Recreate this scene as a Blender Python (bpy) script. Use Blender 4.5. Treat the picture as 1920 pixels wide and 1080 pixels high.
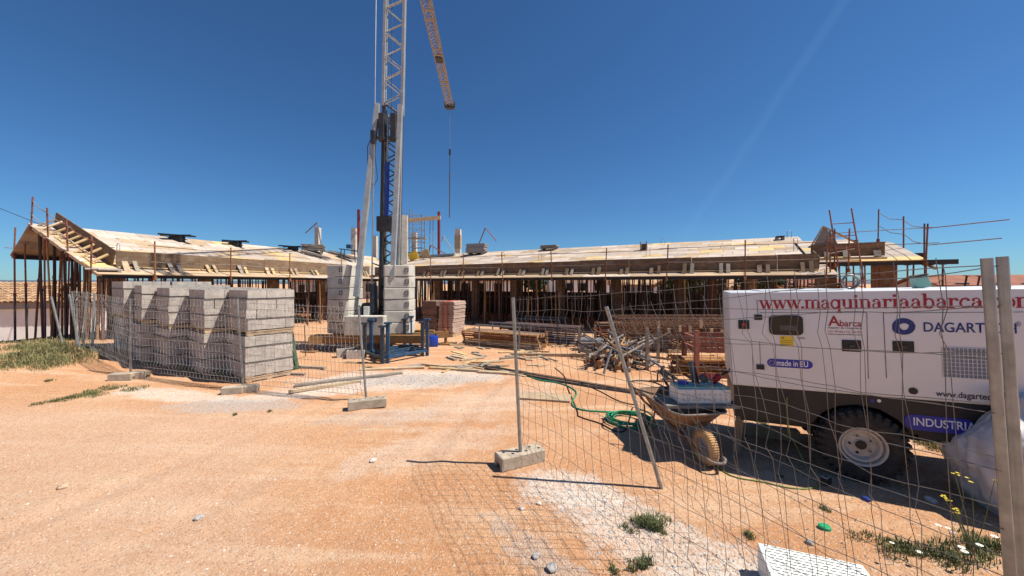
import bpy, bmesh, math, random
from mathutils import Vector, Matrix, noise
for o in list(bpy.data.objects): bpy.data.objects.remove(o)
random.seed(11)
S = bpy.context.scene
C = S.collection
R = math.radians
V = Vector
# ---------------------------------------------------------------- camera
F = 693.0; CX = 960.0; HY = 532.0; EYE = 2.15
cd = bpy.data.cameras.new('camera'); cam = bpy.data.objects.new('camera', cd); C.objects.link(cam)
cam.location = (0, 0, EYE); cam.rotation_euler = (R(90), 0, 0)
cd.sensor_width = 36; cd.lens = 36 * F / 1920; cd.shift_y = -(540 - HY) / 1920
cd.clip_start = 0.05; cd.clip_end = 6000
S.camera = cam
# ---------------------------------------------------------------- sky, sun, exposure
SUN_EL = R(57); SUN_H = V((0.995, -0.10, 0)).normalized()
W = bpy.data.worlds.new('World'); S.world = W; W.use_nodes = True
wn = W.node_tree; wn.nodes.clear()
def WN(t, **k):
    n = wn.nodes.new(t)
    for a, b in k.items(): setattr(n, a, b)
    return n
sky = WN('ShaderNodeTexSky', sky_type='NISHITA', sun_disc=False, sun_elevation=SUN_EL,
         sun_rotation=math.atan2(SUN_H.x, SUN_H.y), altitude=700, air_density=1.0, dust_density=0.2, ozone_density=3.2)
bg = WN('ShaderNodeBackground'); out = WN('ShaderNodeOutputWorld')
bg.inputs['Strength'].default_value = 0.050
# a faint old contrail crossing the sky
def wray(px, py): return V(((px - CX) / F, 1, (HY - py) / F)).normalized()
ca, cb = wray(1585, 0), wray(1300, 420)
cn = ca.cross(cb).normalized()
cmid = (ca + cb).normalized()
tc = WN('ShaderNodeTexCoord')
nz = WN('ShaderNodeTexNoise'); nz.inputs['Scale'].default_value = 9; nz.inputs['Detail'].default_value = 5
wn.links.new(tc.outputs['Generated'], nz.inputs['Vector'])
dt = WN('ShaderNodeVectorMath', operation='DOT_PRODUCT'); dt.inputs[1].default_value = cn
wn.links.new(tc.outputs['Generated'], dt.inputs[0])
ad = WN('ShaderNodeMath', operation='MULTIPLY_ADD'); ad.inputs[1].default_value = 0.02; ad.inputs[2].default_value = -0.010
wn.links.new(nz.outputs['Fac'], ad.inputs[0])
sm = WN('ShaderNodeMath', operation='ADD'); wn.links.new(dt.outputs['Value'], sm.inputs[0]); wn.links.new(ad.outputs[0], sm.inputs[1])
ab = WN('ShaderNodeMath', operation='ABSOLUTE'); wn.links.new(sm.outputs[0], ab.inputs[0])
mr = WN('ShaderNodeMapRange', interpolation_type='SMOOTHSTEP'); wn.links.new(ab.outputs[0], mr.inputs['Value'])
mr.inputs['From Min'].default_value = 0.016; mr.inputs['From Max'].default_value = 0.0
mr.inputs['To Min'].default_value = 0; mr.inputs['To Max'].default_value = 0.065
d2 = WN('ShaderNodeVectorMath', operation='DOT_PRODUCT'); d2.inputs[1].default_value = cmid
wn.links.new(tc.outputs['Generated'], d2.inputs[0])
mr2 = WN('ShaderNodeMapRange', interpolation_type='SMOOTHSTEP'); wn.links.new(d2.outputs['Value'], mr2.inputs['Value'])
mr2.inputs['From Min'].default_value = 0.90; mr2.inputs['From Max'].default_value = 0.99
ml = WN('ShaderNodeMath', operation='MULTIPLY'); wn.links.new(mr.outputs[0], ml.inputs[0]); wn.links.new(mr2.outputs[0], ml.inputs[1])
mx = WN('ShaderNodeMix', data_type='RGBA'); wn.links.new(ml.outputs[0], mx.inputs['Factor'])
wn.links.new(sky.outputs['Color'], mx.inputs['A']); mx.inputs['B'].default_value = (5.5, 6.6, 8.2, 1)
tn = WN('ShaderNodeVectorMath', operation='MULTIPLY'); tn.inputs[1].default_value = (0.58, 1.0, 1.36)
wn.links.new(mx.outputs['Result'], tn.inputs[0]); wn.links.new(tn.outputs[0], bg.inputs['Color']); wn.links.new(bg.outputs[0], out.inputs[0])
sl = bpy.data.lights.new('sun', 'SUN'); sl.energy = 4.9; sl.angle = R(0.53); sl.color = (1.0, 0.935, 0.83)
so = bpy.data.objects.new('sun', sl); C.objects.link(so)
sdir = V((SUN_H.x * math.cos(SUN_EL), SUN_H.y * math.cos(SUN_EL), math.sin(SUN_EL)))
so.rotation_euler = sdir.to_track_quat('Z', 'Y').to_euler(); so.location = (20, -5, 40)
S.view_settings.view_transform = 'Standard'; S.view_settings.look = 'None'
S.view_settings.exposure = 0.55; S.view_settings.gamma = 1; S.view_settings.use_curve_mapping = False
S.render.engine = 'CYCLES'

# ---------------------------------------------------------------- helpers: pixels, meshes, things
def ray(px, py): return V(((px - CX) / F, 1, (HY - py) / F))
def AT(px, py, D): return V((0, 0, EYE)) + ray(px, py) * D
def G(px, py, z=0.0): return AT(px, py, (EYE - z) * F / (py - HY))
def ss(a, b, x):
    t = max(0, min(1, (x - a) / (b - a))); return t * t * (3 - 2 * t)
def H(x, y):
    h = 0.45 * math.exp(-(((x + 13.8) / 4) ** 2 + ((y - 10) / 3.2) ** 2))
    h -= 2.8 * ss(-19.5, -25, x) * ss(6, 15, y) * (1 - ss(300, 700, y))
    h += 0.05 * math.exp(-(((x - 3.4) / 1.5) ** 2 + ((y - 2.6) / 0.7) ** 2))
    if -9 < x < 4 and 0 < y < 12:      # shallow wheel ruts of the access track
        for o in (-1.47, -3.05, -4.3):
            d = abs((x - o - .06 * math.sin(y * .9 + o)) * .97 - (y - 3.18) * .24) * (1 - ss(8.2, 11, y) * .0)
            k = (.6 + .8 * noise.noise(V((x * .8, y * .5, o)))) * (1 - ss(7.5, 10.5, y))
            h += k * (-.020 * math.exp(-(d / .13) ** 2) + .014 * math.exp(-((d - .27) / .09) ** 2))
    n = noise.noise(V((x * .35, y * .35, 3.1))) * .03 + noise.noise(V((x * 1.3, y * 1.3, 9))) * .012
    return h + n * (1 - ss(30, 60, abs(x) + abs(y)))
def GH(px, py):
    p = G(px, py)
    for _ in range(6): p = G(px, py, H(p.x, p.y))
    return p
class MB:
    def __init__(s): s.v = []; s.f = []
    def add(s, vs, fs):
        k = len(s.v); s.v += [tuple(v) for v in vs]; s.f += [tuple(i + k for i in f) for f in fs]; return s
    def obox(s, p, a, b, c):
        p, a, b, c = V(p), V(a), V(b), V(c)
        vs = [p, p + a, p + a + b, p + b, p + c, p + a + c, p + a + b + c, p + b + c]
        return s.add(vs, [(0, 3, 2, 1), (4, 5, 6, 7), (0, 1, 5, 4), (1, 2, 6, 5), (2, 3, 7, 6), (3, 0, 4, 7)])
    def box(s, c, sx, sy, sz, M=None):
        M = M or Matrix.Identity(3)
        a, b, d = M @ V((sx, 0, 0)), M @ V((0, sy, 0)), M @ V((0, 0, sz))
        return s.obox(V(c) - (a + b + d) / 2, a, b, d)
    def bar(s, p, q, w, h, up=(0, 0, 1)):
        p, q = V(p), V(q); d = q - p; u = V(up)
        if abs(d.normalized().dot(u)) > .98: u = V((0, 1, 0)) if abs(d.normalized().y) < .9 else V((1, 0, 0))
        x = d.cross(u).normalized(); y = x.cross(d).normalized()
        return s.obox(p - x * w / 2 - y * h / 2, d, x * w, y * h)
    def ring(s, c, x, y, r, n): return [V(c) + x * (r * math.cos(2 * math.pi * i / n)) + y * (r * math.sin(2 * math.pi * i / n)) for i in range(n)]
    def tube(s, p, q, r, r1=None, n=8, caps=True):
        p, q = V(p), V(q); d = (q - p).normalized(); u = V((0, 0, 1)) if abs(d.z) < .9 else V((1, 0, 0))
        x = d.cross(u).normalized(); y = d.cross(x)
        r1 = r if r1 is None else r1
        vs = s.ring(p, x, y, r, n) + s.ring(q, x, y, r1, n)
        fs = [(i, (i + 1) % n, n + (i + 1) % n, n + i) for i in range(n)]
        if caps: fs += [tuple(range(n))[::-1], tuple(range(n, 2 * n))]
        return s.add(vs, fs)
    def pipe(s, pts, r, n=6, closed=False, caps=True):
        pts = [V(p) for p in pts]; m = len(pts); vs = []; fs = []
        prev = None
        for i, p in enumerate(pts):
            a = pts[(i - 1) % m] if (closed or i > 0) else p
            b = pts[(i + 1) % m] if (closed or i < m - 1) else p
            d = (b - a).normalized()
            if prev is None:
                u = V((0, 0, 1)) if abs(d.z) < .9 else V((1, 0, 0)); x = d.cross(u).normalized()
            else:
                x = (prev - d * prev.dot(d)).normalized()
            prev = x; y = d.cross(x)
            rr = r[i] if isinstance(r, (list, tuple)) else r
            vs += s.ring(p, x, y, rr, n)
        last = m if closed else m - 1
        for i in range(last):
            j = (i + 1) % m
            fs += [(i * n + k, i * n + (k + 1) % n, j * n + (k + 1) % n, j * n + k) for k in range(n)]
        if not closed and caps: fs += [tuple(range(n))[::-1], tuple(range((m - 1) * n, m * n))]
        return s.add(vs, fs)
    def lathe(s, prof, n=24, c=(0, 0, 0), axis='Z', closed=False):
        ax = {'Z': (V((1, 0, 0)), V((0, 1, 0)), V((0, 0, 1))), 'Y': (V((1, 0, 0)), V((0, 0, 1)), V((0, 1, 0))), 'X': (V((0, 1, 0)), V((0, 0, 1)), V((1, 0, 0)))}[axis]
        m = len(prof); vs = []; fs = []
        for r, z in prof: vs += s.ring(V(c) + ax[2] * z, ax[0], ax[1], r, n)
        for i in range(m if closed else m - 1):
            j = (i + 1) % m
            fs += [(i * n + k, i * n + (k + 1) % n, j * n + (k + 1) % n, j * n + k) for k in range(n)]
        return s.add(vs, fs)
    def prism(s, poly, ext):
        n = len(poly); e = V(ext); vs = [V(p) for p in poly] + [V(p) + e for p in poly]
        return s.add(vs, [tuple(range(n))[::-1], tuple(range(n, 2 * n))] + [(i, (i + 1) % n, n + (i + 1) % n, n + i) for i in range(n)])
    def mesh(s, name, m, bevel=0, seg=2, smooth=None, M=None, normals=True):
        me = bpy.data.meshes.new(name)
        vs = s.v if M is None else [tuple(M @ V(v)) for v in s.v]
        me.from_pydata(vs, [], s.f)
        if normals or bevel:
            bm = bmesh.new(); bm.from_mesh(me)
            if bevel:
                bmesh.ops.remove_doubles(bm, verts=bm.verts, dist=1e-5)
                bmesh.ops.recalc_face_normals(bm, faces=bm.faces)
                es = [e for e in bm.edges if len(e.link_faces) == 2 and e.calc_face_angle(0) > .5]
                bmesh.ops.bevel(bm, geom=es, offset=bevel, segments=seg, profile=.5, affect='EDGES', clamp_overlap=True)
            else: bmesh.ops.recalc_face_normals(bm, faces=bm.faces)
            bm.to_mesh(me); bm.free()
        if smooth:
            me.polygons.foreach_set('use_smooth', [True] * len(me.polygons)); me.set_sharp_from_angle(angle=R(smooth))
        me.materials.append(MAT[m] if isinstance(m, str) else m)
        return me
    def build(s, name, m, parent=None, world=False, **k):
        M = None
        if world and parent is not None:
            p = parent; M = Matrix.Identity(4)
            while p: M = p.matrix_basis @ M; p = p.parent
            M = M.inverted()
        return put(name, s.mesh(name, m, M=M, **k), parent)
def put(name, me, parent=None, M=None):
    o = bpy.data.objects.new(name, me); C.objects.link(o)
    if parent is not None: o.parent = parent
    if M is not None: o.matrix_basis = M
    return o
def T(name, label, cat, loc=(0, 0, 0), rz=0, group=None, M=None):
    o = bpy.data.objects.new(name, None); C.objects.link(o); o.empty_display_size = .1
    if M is not None: o.matrix_basis = M
    else: o.matrix_basis = Matrix.Translation(V(loc)) @ Matrix.Rotation(rz, 4, 'Z')
    return tag(o, label, cat, group)
def tag(o, label, cat, group=None):
    o['label'] = label; o['category'] = cat
    if group: o['group'] = group
    return o
def struct(o): o['kind'] = 'structure'; return o
def stuff(o): o['kind'] = 'stuff'; return o
def copy_tree(o, M=None, parent=None):
    c = o.copy(); C.objects.link(c)
    if parent is not None: c.parent = parent
    if M is not None: c.matrix_basis = M
    for ch in CH.get(o.name, None) or kids(o): copy_tree(ch, None, c)
    return c
CH = {}
def kids(o):
    CH[o.name] = [x for x in C.objects if x.parent == o]; return CH[o.name]
def FR(o, x, y, z):   # 4x4 frame from origin and axes
    return Matrix(((x[0], y[0], z[0], o[0]), (x[1], y[1], z[1], o[1]), (x[2], y[2], z[2], o[2]), (0, 0, 0, 1)))
def rnd(a, b): return random.uniform(a, b)

# ---------------------------------------------------------------- materials
MAT = {}
def mat(name, c1, c2=None, scale=4, rough=.8, metal=0, bump=0, bscale=60, jit=0, stretch=(1, 1, 1), spec=.4, c3=None, detail=6, contrast=(.35, .65), dust=None):
    m = bpy.data.materials.new(name); m.use_nodes = True; t = m.node_tree; b = t.nodes['Principled BSDF']
    N = t.nodes.new; L = t.links.new
    b.inputs['Roughness'].default_value = rough; b.inputs['Metallic'].default_value = metal
    b.inputs['Specular IOR Level'].default_value = spec
    g = N('ShaderNodeNewGeometry'); mp = N('ShaderNodeMapping'); mp.inputs['Scale'].default_value = stretch
    L(g.outputs['Position'], mp.inputs['Vector'])
    if c2 is None: c2 = tuple(x * .78 for x in c1)
    nz = N('ShaderNodeTexNoise'); nz.inputs['Scale'].default_value = scale; nz.inputs['Detail'].default_value = detail; nz.inputs['Roughness'].default_value = .62
    L(mp.outputs[0], nz.inputs['Vector'])
    r = N('ShaderNodeValToRGB'); L(nz.outputs['Fac'], r.inputs['Fac'])
    r.color_ramp.elements[0].position = contrast[0]; r.color_ramp.elements[1].position = contrast[1]
    r.color_ramp.elements[0].color = (*c2, 1); r.color_ramp.elements[1].color = (*c1, 1)
    if c3: e = r.color_ramp.elements.new(.5 * (contrast[0] + contrast[1])); e.color = (*c3, 1)
    col = r.outputs['Color']
    if dust:
        n3 = N('ShaderNodeTexNoise'); n3.inputs['Scale'].default_value = dust[2]; n3.inputs['Detail'].default_value = 8; n3.inputs['Roughness'].default_value = .7
        L(g.outputs['Position'], n3.inputs['Vector'])
        mr = N('ShaderNodeMapRange'); L(n3.outputs['Fac'], mr.inputs['Value']); mr.inputs['From Min'].default_value = .5; mr.inputs['From Max'].default_value = .75
        mr.inputs['To Max'].default_value = dust[1]
        mm = N('ShaderNodeMix'); mm.data_type = 'RGBA'; L(mr.outputs[0], mm.inputs['Factor']); L(col, mm.inputs['A']); mm.inputs['B'].default_value = (*dust[0], 1)
        col = mm.outputs['Result']
    if jit:
        oi = N('ShaderNodeObjectInfo'); hs = N('ShaderNodeHueSaturation'); mr = N('ShaderNodeMapRange')
        L(oi.outputs['Random'], mr.inputs['Value']); mr.inputs['To Min'].default_value = 1 - jit; mr.inputs['To Max'].default_value = 1 + jit
        L(mr.outputs[0], hs.inputs['Value']); L(col, hs.inputs['Color']); col = hs.outputs['Color']
    L(col, b.inputs['Base Color'])
    if bump:
        n2 = N('ShaderNodeTexNoise'); n2.inputs['Scale'].default_value = bscale; n2.inputs['Detail'].default_value = 4
        L(mp.outputs[0], n2.inputs['Vector'])
        bp = N('ShaderNodeBump'); bp.inputs['Strength'].default_value = bump; bp.inputs['Distance'].default_value = .01
        L(n2.outputs['Fac'], bp.inputs['Height']); L(bp.outputs[0], b.inputs['Normal'])
    MAT[name] = m; return m
mat('block', (.48, .435, .385), (.34, .305, .27), 9, .95, bump=.5, bscale=120, jit=.10)
mat('concrete', (.60, .575, .50), (.45, .43, .375), 3, .9, bump=.3, bscale=70, jit=.06, dust=((.22, .21, .19), .7, 2.2))
mat('column', (.60, .55, .47), (.44, .40, .34), 3, .9, bump=.3, jit=.08)
mat('footing', (.46, .38, .29), (.30, .25, .19), 7, .95, bump=.6, bscale=90, jit=.1)
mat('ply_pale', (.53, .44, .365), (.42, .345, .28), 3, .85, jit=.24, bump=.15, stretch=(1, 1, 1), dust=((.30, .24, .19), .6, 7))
mat('ply_tan', (.50, .365, .235), (.38, .275, .175), 3, .85, jit=.18, dust=((.30, .23, .17), .5, 6))
mat('ply_yellow', (.62, .45, .20), (.52, .36, .15), 3, .8, jit=.14)
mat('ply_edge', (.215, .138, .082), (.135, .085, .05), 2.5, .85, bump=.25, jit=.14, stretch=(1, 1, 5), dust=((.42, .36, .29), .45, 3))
mat('timber', (.52, .39, .25), (.37, .27, .17), 5, .85, bump=.2, jit=.22)
mat('timber_yellow', (.58, .41, .21), (.46, .32, .16), 5, .8, jit=.12)
mat('timber_grey', (.31, .265, .22), (.20, .17, .14), 6, .9, bump=.3, jit=.2)
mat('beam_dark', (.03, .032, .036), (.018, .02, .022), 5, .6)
mat('rust', (.30, .135, .06), (.15, .06, .03), 14, .8, metal=.2, jit=.25, bump=.2)
mat('rust_red', (.27, .10, .065), (.17, .06, .04), 10, .7, metal=.1, jit=.2)
mat('prop_orange', (.42, .215, .07), (.25, .115, .04), 10, .7, metal=.1, jit=.28)
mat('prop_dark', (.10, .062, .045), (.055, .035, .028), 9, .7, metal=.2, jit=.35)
mat('prop_purple', (.14, .085, .10), (.09, .05, .055), 9, .7, metal=.2, jit=.3)
mat('galv', (.36, .37, .36), (.24, .25, .245), 11, .45, metal=.65, bump=.08, bscale=40, dust=((.22, .18, .14), .35, 7))
mat('wire', (.20, .19, .18), (.13, .12, .11), 14, .5, metal=.4)
mat('wire_far', (.40, .385, .36), (.30, .28, .26), 14, .5, metal=.3)
mat('crane_grey', (.40, .42, .42), (.30, .32, .32), 4, .5, metal=.35, dust=((.28, .22, .17), .4, 5))
mat('crane_dark', (.055, .057, .06), (.035, .036, .04), 4, .5, metal=.3)
mat('crane_yellow', (.30, .165, .055), (.19, .10, .04), 4, .6, dust=((.16, .09, .05), .8, 4))
mat('jib', (.30, .245, .19), (.21, .17, .13), 3, .6)
mat('blue_cyl', (.025, .055, .30), (.018, .04, .22), 4, .35)
mat('blue_steel', (.02, .085, .19), (.015, .06, .13), 7, .5, metal=.2, dust=((.20, .19, .18), .6, 9))
mat('slate_steel', (.05, .075, .10), (.035, .05, .065), 7, .5, metal=.3, dust=((.20, .19, .18), .5, 9))
mat('plastic_blue', (.015, .06, .42), (.012, .045, .34), 3, .4)
mat('red_steel', (.20, .02, .02), (.13, .016, .016), 4, .5)
mat('steel', (.33, .34, .36), (.24, .25, .26), 6, .45, metal=.6)
mat('rebar', (.12, .10, .09), (.07, .06, .055), 20, .6, metal=.5)
mat('rebar_rust', (.22, .105, .06), (.12, .06, .035), 20, .8, metal=.2)
mat('gen_white', (.66, .665, .67), (.61, .615, .62), 1.2, .38, spec=.5, dust=((.50, .40, .32), .14, 3.0))
mat('gen_black', (.020, .018, .017), (.014, .013, .012), 4, .5, dust=((.10, .07, .055), .12, 3))
mat('black', (.012, .012, .013), (.009, .009, .01), 5, .45)
mat('seam', (.035, .035, .05), None, 5, .6)
mat('glass_dark', (.02, .019, .018), (.012, .011, .01), 3, .12, spec=.3)
mat('screen_grey', (.10, .09, .08), (.05, .045, .04), 12, .5)
mat('txt_red', (.30, .012, .025), (.28, .011, .023), 3, .5)
mat('txt_navy', (.010, .028, .17), (.009, .025, .15), 3, .45)
mat('txt_dark', (.02, .02, .045), None, 3, .5)
mat('badge_blue', (.025, .03, .32), (.02, .026, .28), 3, .4)
mat('txt_white', (.75, .75, .75), (.7, .7, .7), 3, .5)
mat('sticker_yellow', (.72, .52, .03), (.66, .47, .03), 3, .5)
mat('sticker_grey', (.60, .60, .62), (.56, .56, .58), 3, .5)
mat('grille_dark', (.20, .22, .25), (.15, .165, .19), 2, .6)
mat('grille_wire', (.62, .63, .65), None, 3, .5)
mat('rubber', (.030, .028, .026), (.018, .017, .016), 8, .85, bump=.2, dust=((.16, .11, .08), .5, 5))
mat('rim', (.50, .46, .40), (.40, .36, .31), 5, .5, dust=((.30, .19, .12), .6, 6))
mat('tyre_tan', (.55, .34, .15), (.42, .25, .11), 8, .85, dust=((.42, .27, .16), .7, 7))
mat('tray', (.17, .085, .045), (.10, .055, .032), 7, .8, metal=.1, bump=.3, c3=(.22, .125, .07), dust=((.46, .38, .30), .75, 6))
mat('box_white', (.72, .71, .66), (.66, .65, .60), 3, .5)
mat('box_green', (.22, .42, .36), (.17, .34, .29), 3, .5, dust=((.6, .62, .6), .6, 4))
mat('hose_green', (.02, .28, .14), (.015, .22, .11), 9, .45)
mat('cable_black', (.012, .013, .014), None, 9, .5)
mat('cable_lime', (.20, .26, .05), (.12, .17, .03), 30, .5)
mat('bag', (.66, .64, .63), (.46, .43, .42), 3.4, .32, bump=.6, bscale=14, spec=.5, dust=((.42, .33, .27), .55, 2.0))
mat('bag_teal', (.06, .16, .20), None, 5, .8)
mat('foam', (.78, .79, .77), (.72, .73, .71), 5, .6)
mat('slot', (.13, .14, .12), (.08, .09, .075), 6, .9)
mat('leaf', (.15, .165, .06), (.085, .10, .035), 3, .8, jit=.1)
mat('leaf_dry', (.36, .31, .15), (.24, .21, .10), 3, .9, jit=.1)
mat('leaf_tree', (.045, .075, .028), (.022, .04, .016), .8, .85, jit=.15)
mat('bark', (.12, .085, .06), None, 8, .9)
mat('petal', (.80, .80, .78), (.75, .75, .73), 5, .7)
mat('flower_yellow', (.75, .55, .03), None, 5, .7)
mat('white_wall', (.72, .72, .70), (.64, .64, .61), 1.2, .9, bump=.4, bscale=8)
mat('grey_wall', (.30, .28, .27), (.24, .225, .215), 1, .9)
mat('cream_wall', (.52, .45, .36), (.44, .38, .30), .6, .9)
mat('tile', (.46, .29, .165), (.30, .18, .10), 1.6, .9, jit=.2, bump=.3, bscale=20)
mat('tile_red', (.30, .115, .065), (.20, .075, .045), .8, .9, jit=.1)
mat('hill', (.10, .13, .17), (.08, .105, .135), .004, .95)
mat('brick_shaded', (.24, .155, .115), (.16, .10, .075), 4, .9, jit=.2, bump=.3)
mat('brick_lit', (.46, .35, .29), (.36, .26, .21), 4, .9, jit=.15, bump=.3)
mat('strap_red', (.48, .10, .05), None, 5, .7)
mat('strap', (.03, .03, .033), None, 5, .6)
mat('stone', (.50, .36, .25), (.34, .23, .155), 20, .95, bump=.3, jit=.2)
mat('stone_grey', (.42, .40, .38), (.30, .28, .265), 15, .95, bump=.3, jit=.2)
mat('stone_white', (.66, .60, .53), (.55, .48, .42), 15, .95, bump=.3, jit=.1)
mat('pet_green', (.03, .36, .16), None, 5, .35)
mat('green_paint', (.03, .085, .04), (.02, .06, .03), 6, .6, dust=((.20, .13, .08), .5, 8))
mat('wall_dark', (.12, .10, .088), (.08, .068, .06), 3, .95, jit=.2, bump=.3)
mat('panel_yellow', (.74, .50, .04), (.62, .41, .035), 4, .6)
# ---------------------------------------------------------------- ground
def ground_mat():
    m = bpy.data.materials.new('dirt'); m.use_nodes = True; t = m.node_tree; b = t.nodes['Principled BSDF']
    N = t.nodes.new; L = t.links.new
    b.inputs['Roughness'].default_value = .95; b.inputs['Specular IOR Level'].default_value = .15
    g = N('ShaderNodeNewGeometry'); P = g.outputs['Position']
    def nse(sc, det=6, ro=.6, vec=P):
        n = N('ShaderNodeTexNoise'); n.inputs['Scale'].default_value = sc; n.inputs['Detail'].default_value = det; n.inputs['Roughness'].default_value = ro
        L(vec, n.inputs['Vector']); return n.outputs['Fac']
    def mth(op, a, bb=None, c=None):
        n = N('ShaderNodeMath'); n.operation = op
        for i, x in enumerate((a, bb, c)):
            if x is None: continue
            if isinstance(x, (int, float)): n.inputs[i].default_value = x
            else: L(x, n.inputs[i])
        return n.outputs[0]
    def mrg(v, a, bb, c=0, d=1):
        n = N('ShaderNodeMapRange'); n.interpolation_type = 'SMOOTHSTEP'; L(v, n.inputs['Value'])
        for k, x in zip(('From Min', 'From Max', 'To Min', 'To Max'), (a, bb, c, d)): n.inputs[k].default_value = x
        return n.outputs[0]
    def mix(f, a, c):
        n = N('ShaderNodeMix'); n.data_type = 'RGBA'
        if isinstance(f, (int, float)): n.inputs['Factor'].default_value = f
        else: L(f, n.inputs['Factor'])
        for k, x in (('A', a), ('B', c)):
            if isinstance(x, tuple): n.inputs[k].default_value = (*x, 1)
            else: L(x, n.inputs[k])
        return n.outputs['Result']
    st = N('ShaderNodeMapping'); st.inputs['Rotation'].default_value = (0, 0, R(-76)); st.inputs['Scale'].default_value = (.28, 2.3, 1); L(P, st.inputs['Vector'])
    col = mix(mrg(nse(.55), .35, .65), (.54, .27, .13), (.60, .335, .18))
    col = mix(mrg(nse(1.1, 7, .65, st.outputs[0]), .47, .66, 0, .75), col, (.68, .46, .30))
    col = mix(mrg(nse(2.6, 8, .7, st.outputs[0]), .53, .70, 0, .55), col, (.46, .225, .115))
    col = mix(mrg(nse(2.4, 8, .7), .54, .72, 0, .5), col, (.44, .19, .085))
    col = mix(mrg(nse(11, 6, .7), .50, .68, 0, .42), col, (.45, .235, .125))
    col = mix(mrg(nse(30, 5, .7), .55, .70, 0, .40), col, (.72, .54, .38))
    # compacted, paler road surface towards the left foreground
    sp = N('ShaderNodeSeparateXYZ'); L(P, sp.inputs[0])
    rd = mth('ADD', mth('MULTIPLY', sp.outputs['X'], 1.0), mth('MULTIPLY', sp.outputs['Y'], .55))
    rd = mth('ADD', rd, mth('MULTIPLY', nse(.7), 2.2))
    rdm = mth('MULTIPLY', mrg(rd, 1.9, -.3, 0, .70), mrg(sp.outputs['Y'], 7.2, 5.6, 0, 1))
    rdm = mth('MULTIPLY', rdm, mrg(nse(7, 8, .75), .30, .62, .45, 1))
    col = mix(rdm, col, (.63, .425, .295))
    # spilled lime, crushed stone and cement dust
    def patch(cx, cy, ang, rx, ry, c, amt, soft=.45, nsc=1.6, namp=1.1):
        mp = N('ShaderNodeMapping'); mp.vector_type = 'TEXTURE'
        mp.inputs['Location'].default_value = (cx, cy, 0); mp.inputs['Rotation'].default_value = (0, 0, R(ang)); mp.inputs['Scale'].default_value = (rx, ry, 1e3)
        L(P, mp.inputs['Vector']); ln = N('ShaderNodeVectorMath'); ln.operation = 'LENGTH'; L(mp.outputs[0], ln.inputs[0])
        d = mth('ADD', ln.outputs['Value'], mth('MULTIPLY', mth('SUBTRACT', nse(nsc, 9, .72), .5), namp * 2))
        nonlocal col
        br = mrg(nse(16, 6, .75), .40, .60, .45, 1.0)
        col = mix(mth('MULTIPLY', mrg(d, 1 + soft * .5, 1 - soft * .5, 0, amt), br), col, c)
    WH = (.74, .67, .59); GR = (.45, .42, .39)
    patch(.55, 3.85, -25, .55, .36, WH, .8)
    patch(1.25, 3.05, -48, 1.15, .40, WH, .72, nsc=2.2)
    patch(1.9, 2.35, -30, 1.0, .40, WH, .6, nsc=2.6, namp=1.4)
    patch(.35, 2.75, -50, .8, .16, GR, .55, nsc=3, namp=1.6)
    patch(-2.6, 8.25, 12, 2.3, .85, WH, .7, nsc=1.2)
    patch(-2.0, 8.3, 8, 1.6, .55, GR, .8, nsc=2.0, namp=1.2)
    patch(-4.3, 7.1, 15, 1.2, .28, WH, .75, nsc=1.6)
    patch(-6.6, 7.15, -12, 1.4, .30, WH, .7, nsc=1.6)
    patch(-4.9, 6.55, 0, 1.15, .36, GR, .75, nsc=2.2, namp=1.2)
    patch(-2.2, 5.9, 10, .9, .35, GR, .45, nsc=2.6, namp=1.3)
    patch(-1.0, 4.9, 30, 1.2, .4, (.62, .53, .45), .4, nsc=2.4, namp=1.5)
    patch(-.6, 6.6, 40, 1.6, .7, (.60, .50, .42), .45, nsc=2.0, namp=1.5)
    patch(-1.02, 2.02, 30, .10, .035, (.20, .10, .045), .8, nsc=9, namp=.5)
    # fine grit
    vo = N('ShaderNodeTexVoronoi'); vo.inputs['Scale'].default_value = 75; L(P, vo.inputs['Vector'])
    sv = N('ShaderNodeSeparateColor'); L(vo.outputs['Color'], sv.inputs[0])
    col = mix(mrg(sv.outputs[0], .86, .92, 0, .42), col, (.74, .62, .50))
    col = mix(mrg(sv.outputs[1], .88, .93, 0, .5), col, (.33, .18, .10))
    L(col, b.inputs['Base Color'])
    h = mth('ADD', mth('MULTIPLY', nse(9, 8, .75), 1.0), mth('MULTIPLY', nse(55, 5, .7), .4))
    h = mth('ADD', h, mth('MULTIPLY', vo.outputs['Distance'], -.18))
    bp = N('ShaderNodeBump'); bp.inputs['Strength'].default_value = 1.0; bp.inputs['Distance'].default_value = .035
    L(h, bp.inputs['Height']); L(bp.outputs[0], b.inputs['Normal'])
    MAT['dirt'] = m
ground_mat()
def axis(lo, hi, step, far, g=1.22):
    a = [lo + i * step for i in range(int(round((hi - lo) / step)) + 1)]
    s = step; x = a[-1]
    while x < far: s *= g; x += s; a.append(x)
    s = step; x = a[0]
    while x > -far: s *= g; x -= s; a.insert(0, x)
    return a
xs = axis(-12, 6, .08, 2600); ys = axis(1.2, 11, .08, 2600)
gv = [(x, y, H(x, y) if abs(x) < 800 and abs(y) < 800 else 0) for y in ys for x in xs]
nx = len(xs)
gf = [(j * nx + i, j * nx + i + 1, (j + 1) * nx + i + 1, (j + 1) * nx + i) for j in range(len(ys) - 1) for i in range(nx - 1)]
b = MB(); b.v = gv; b.f = gf
struct(b.build('ground', 'dirt', normals=False, smooth=80))
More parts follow.
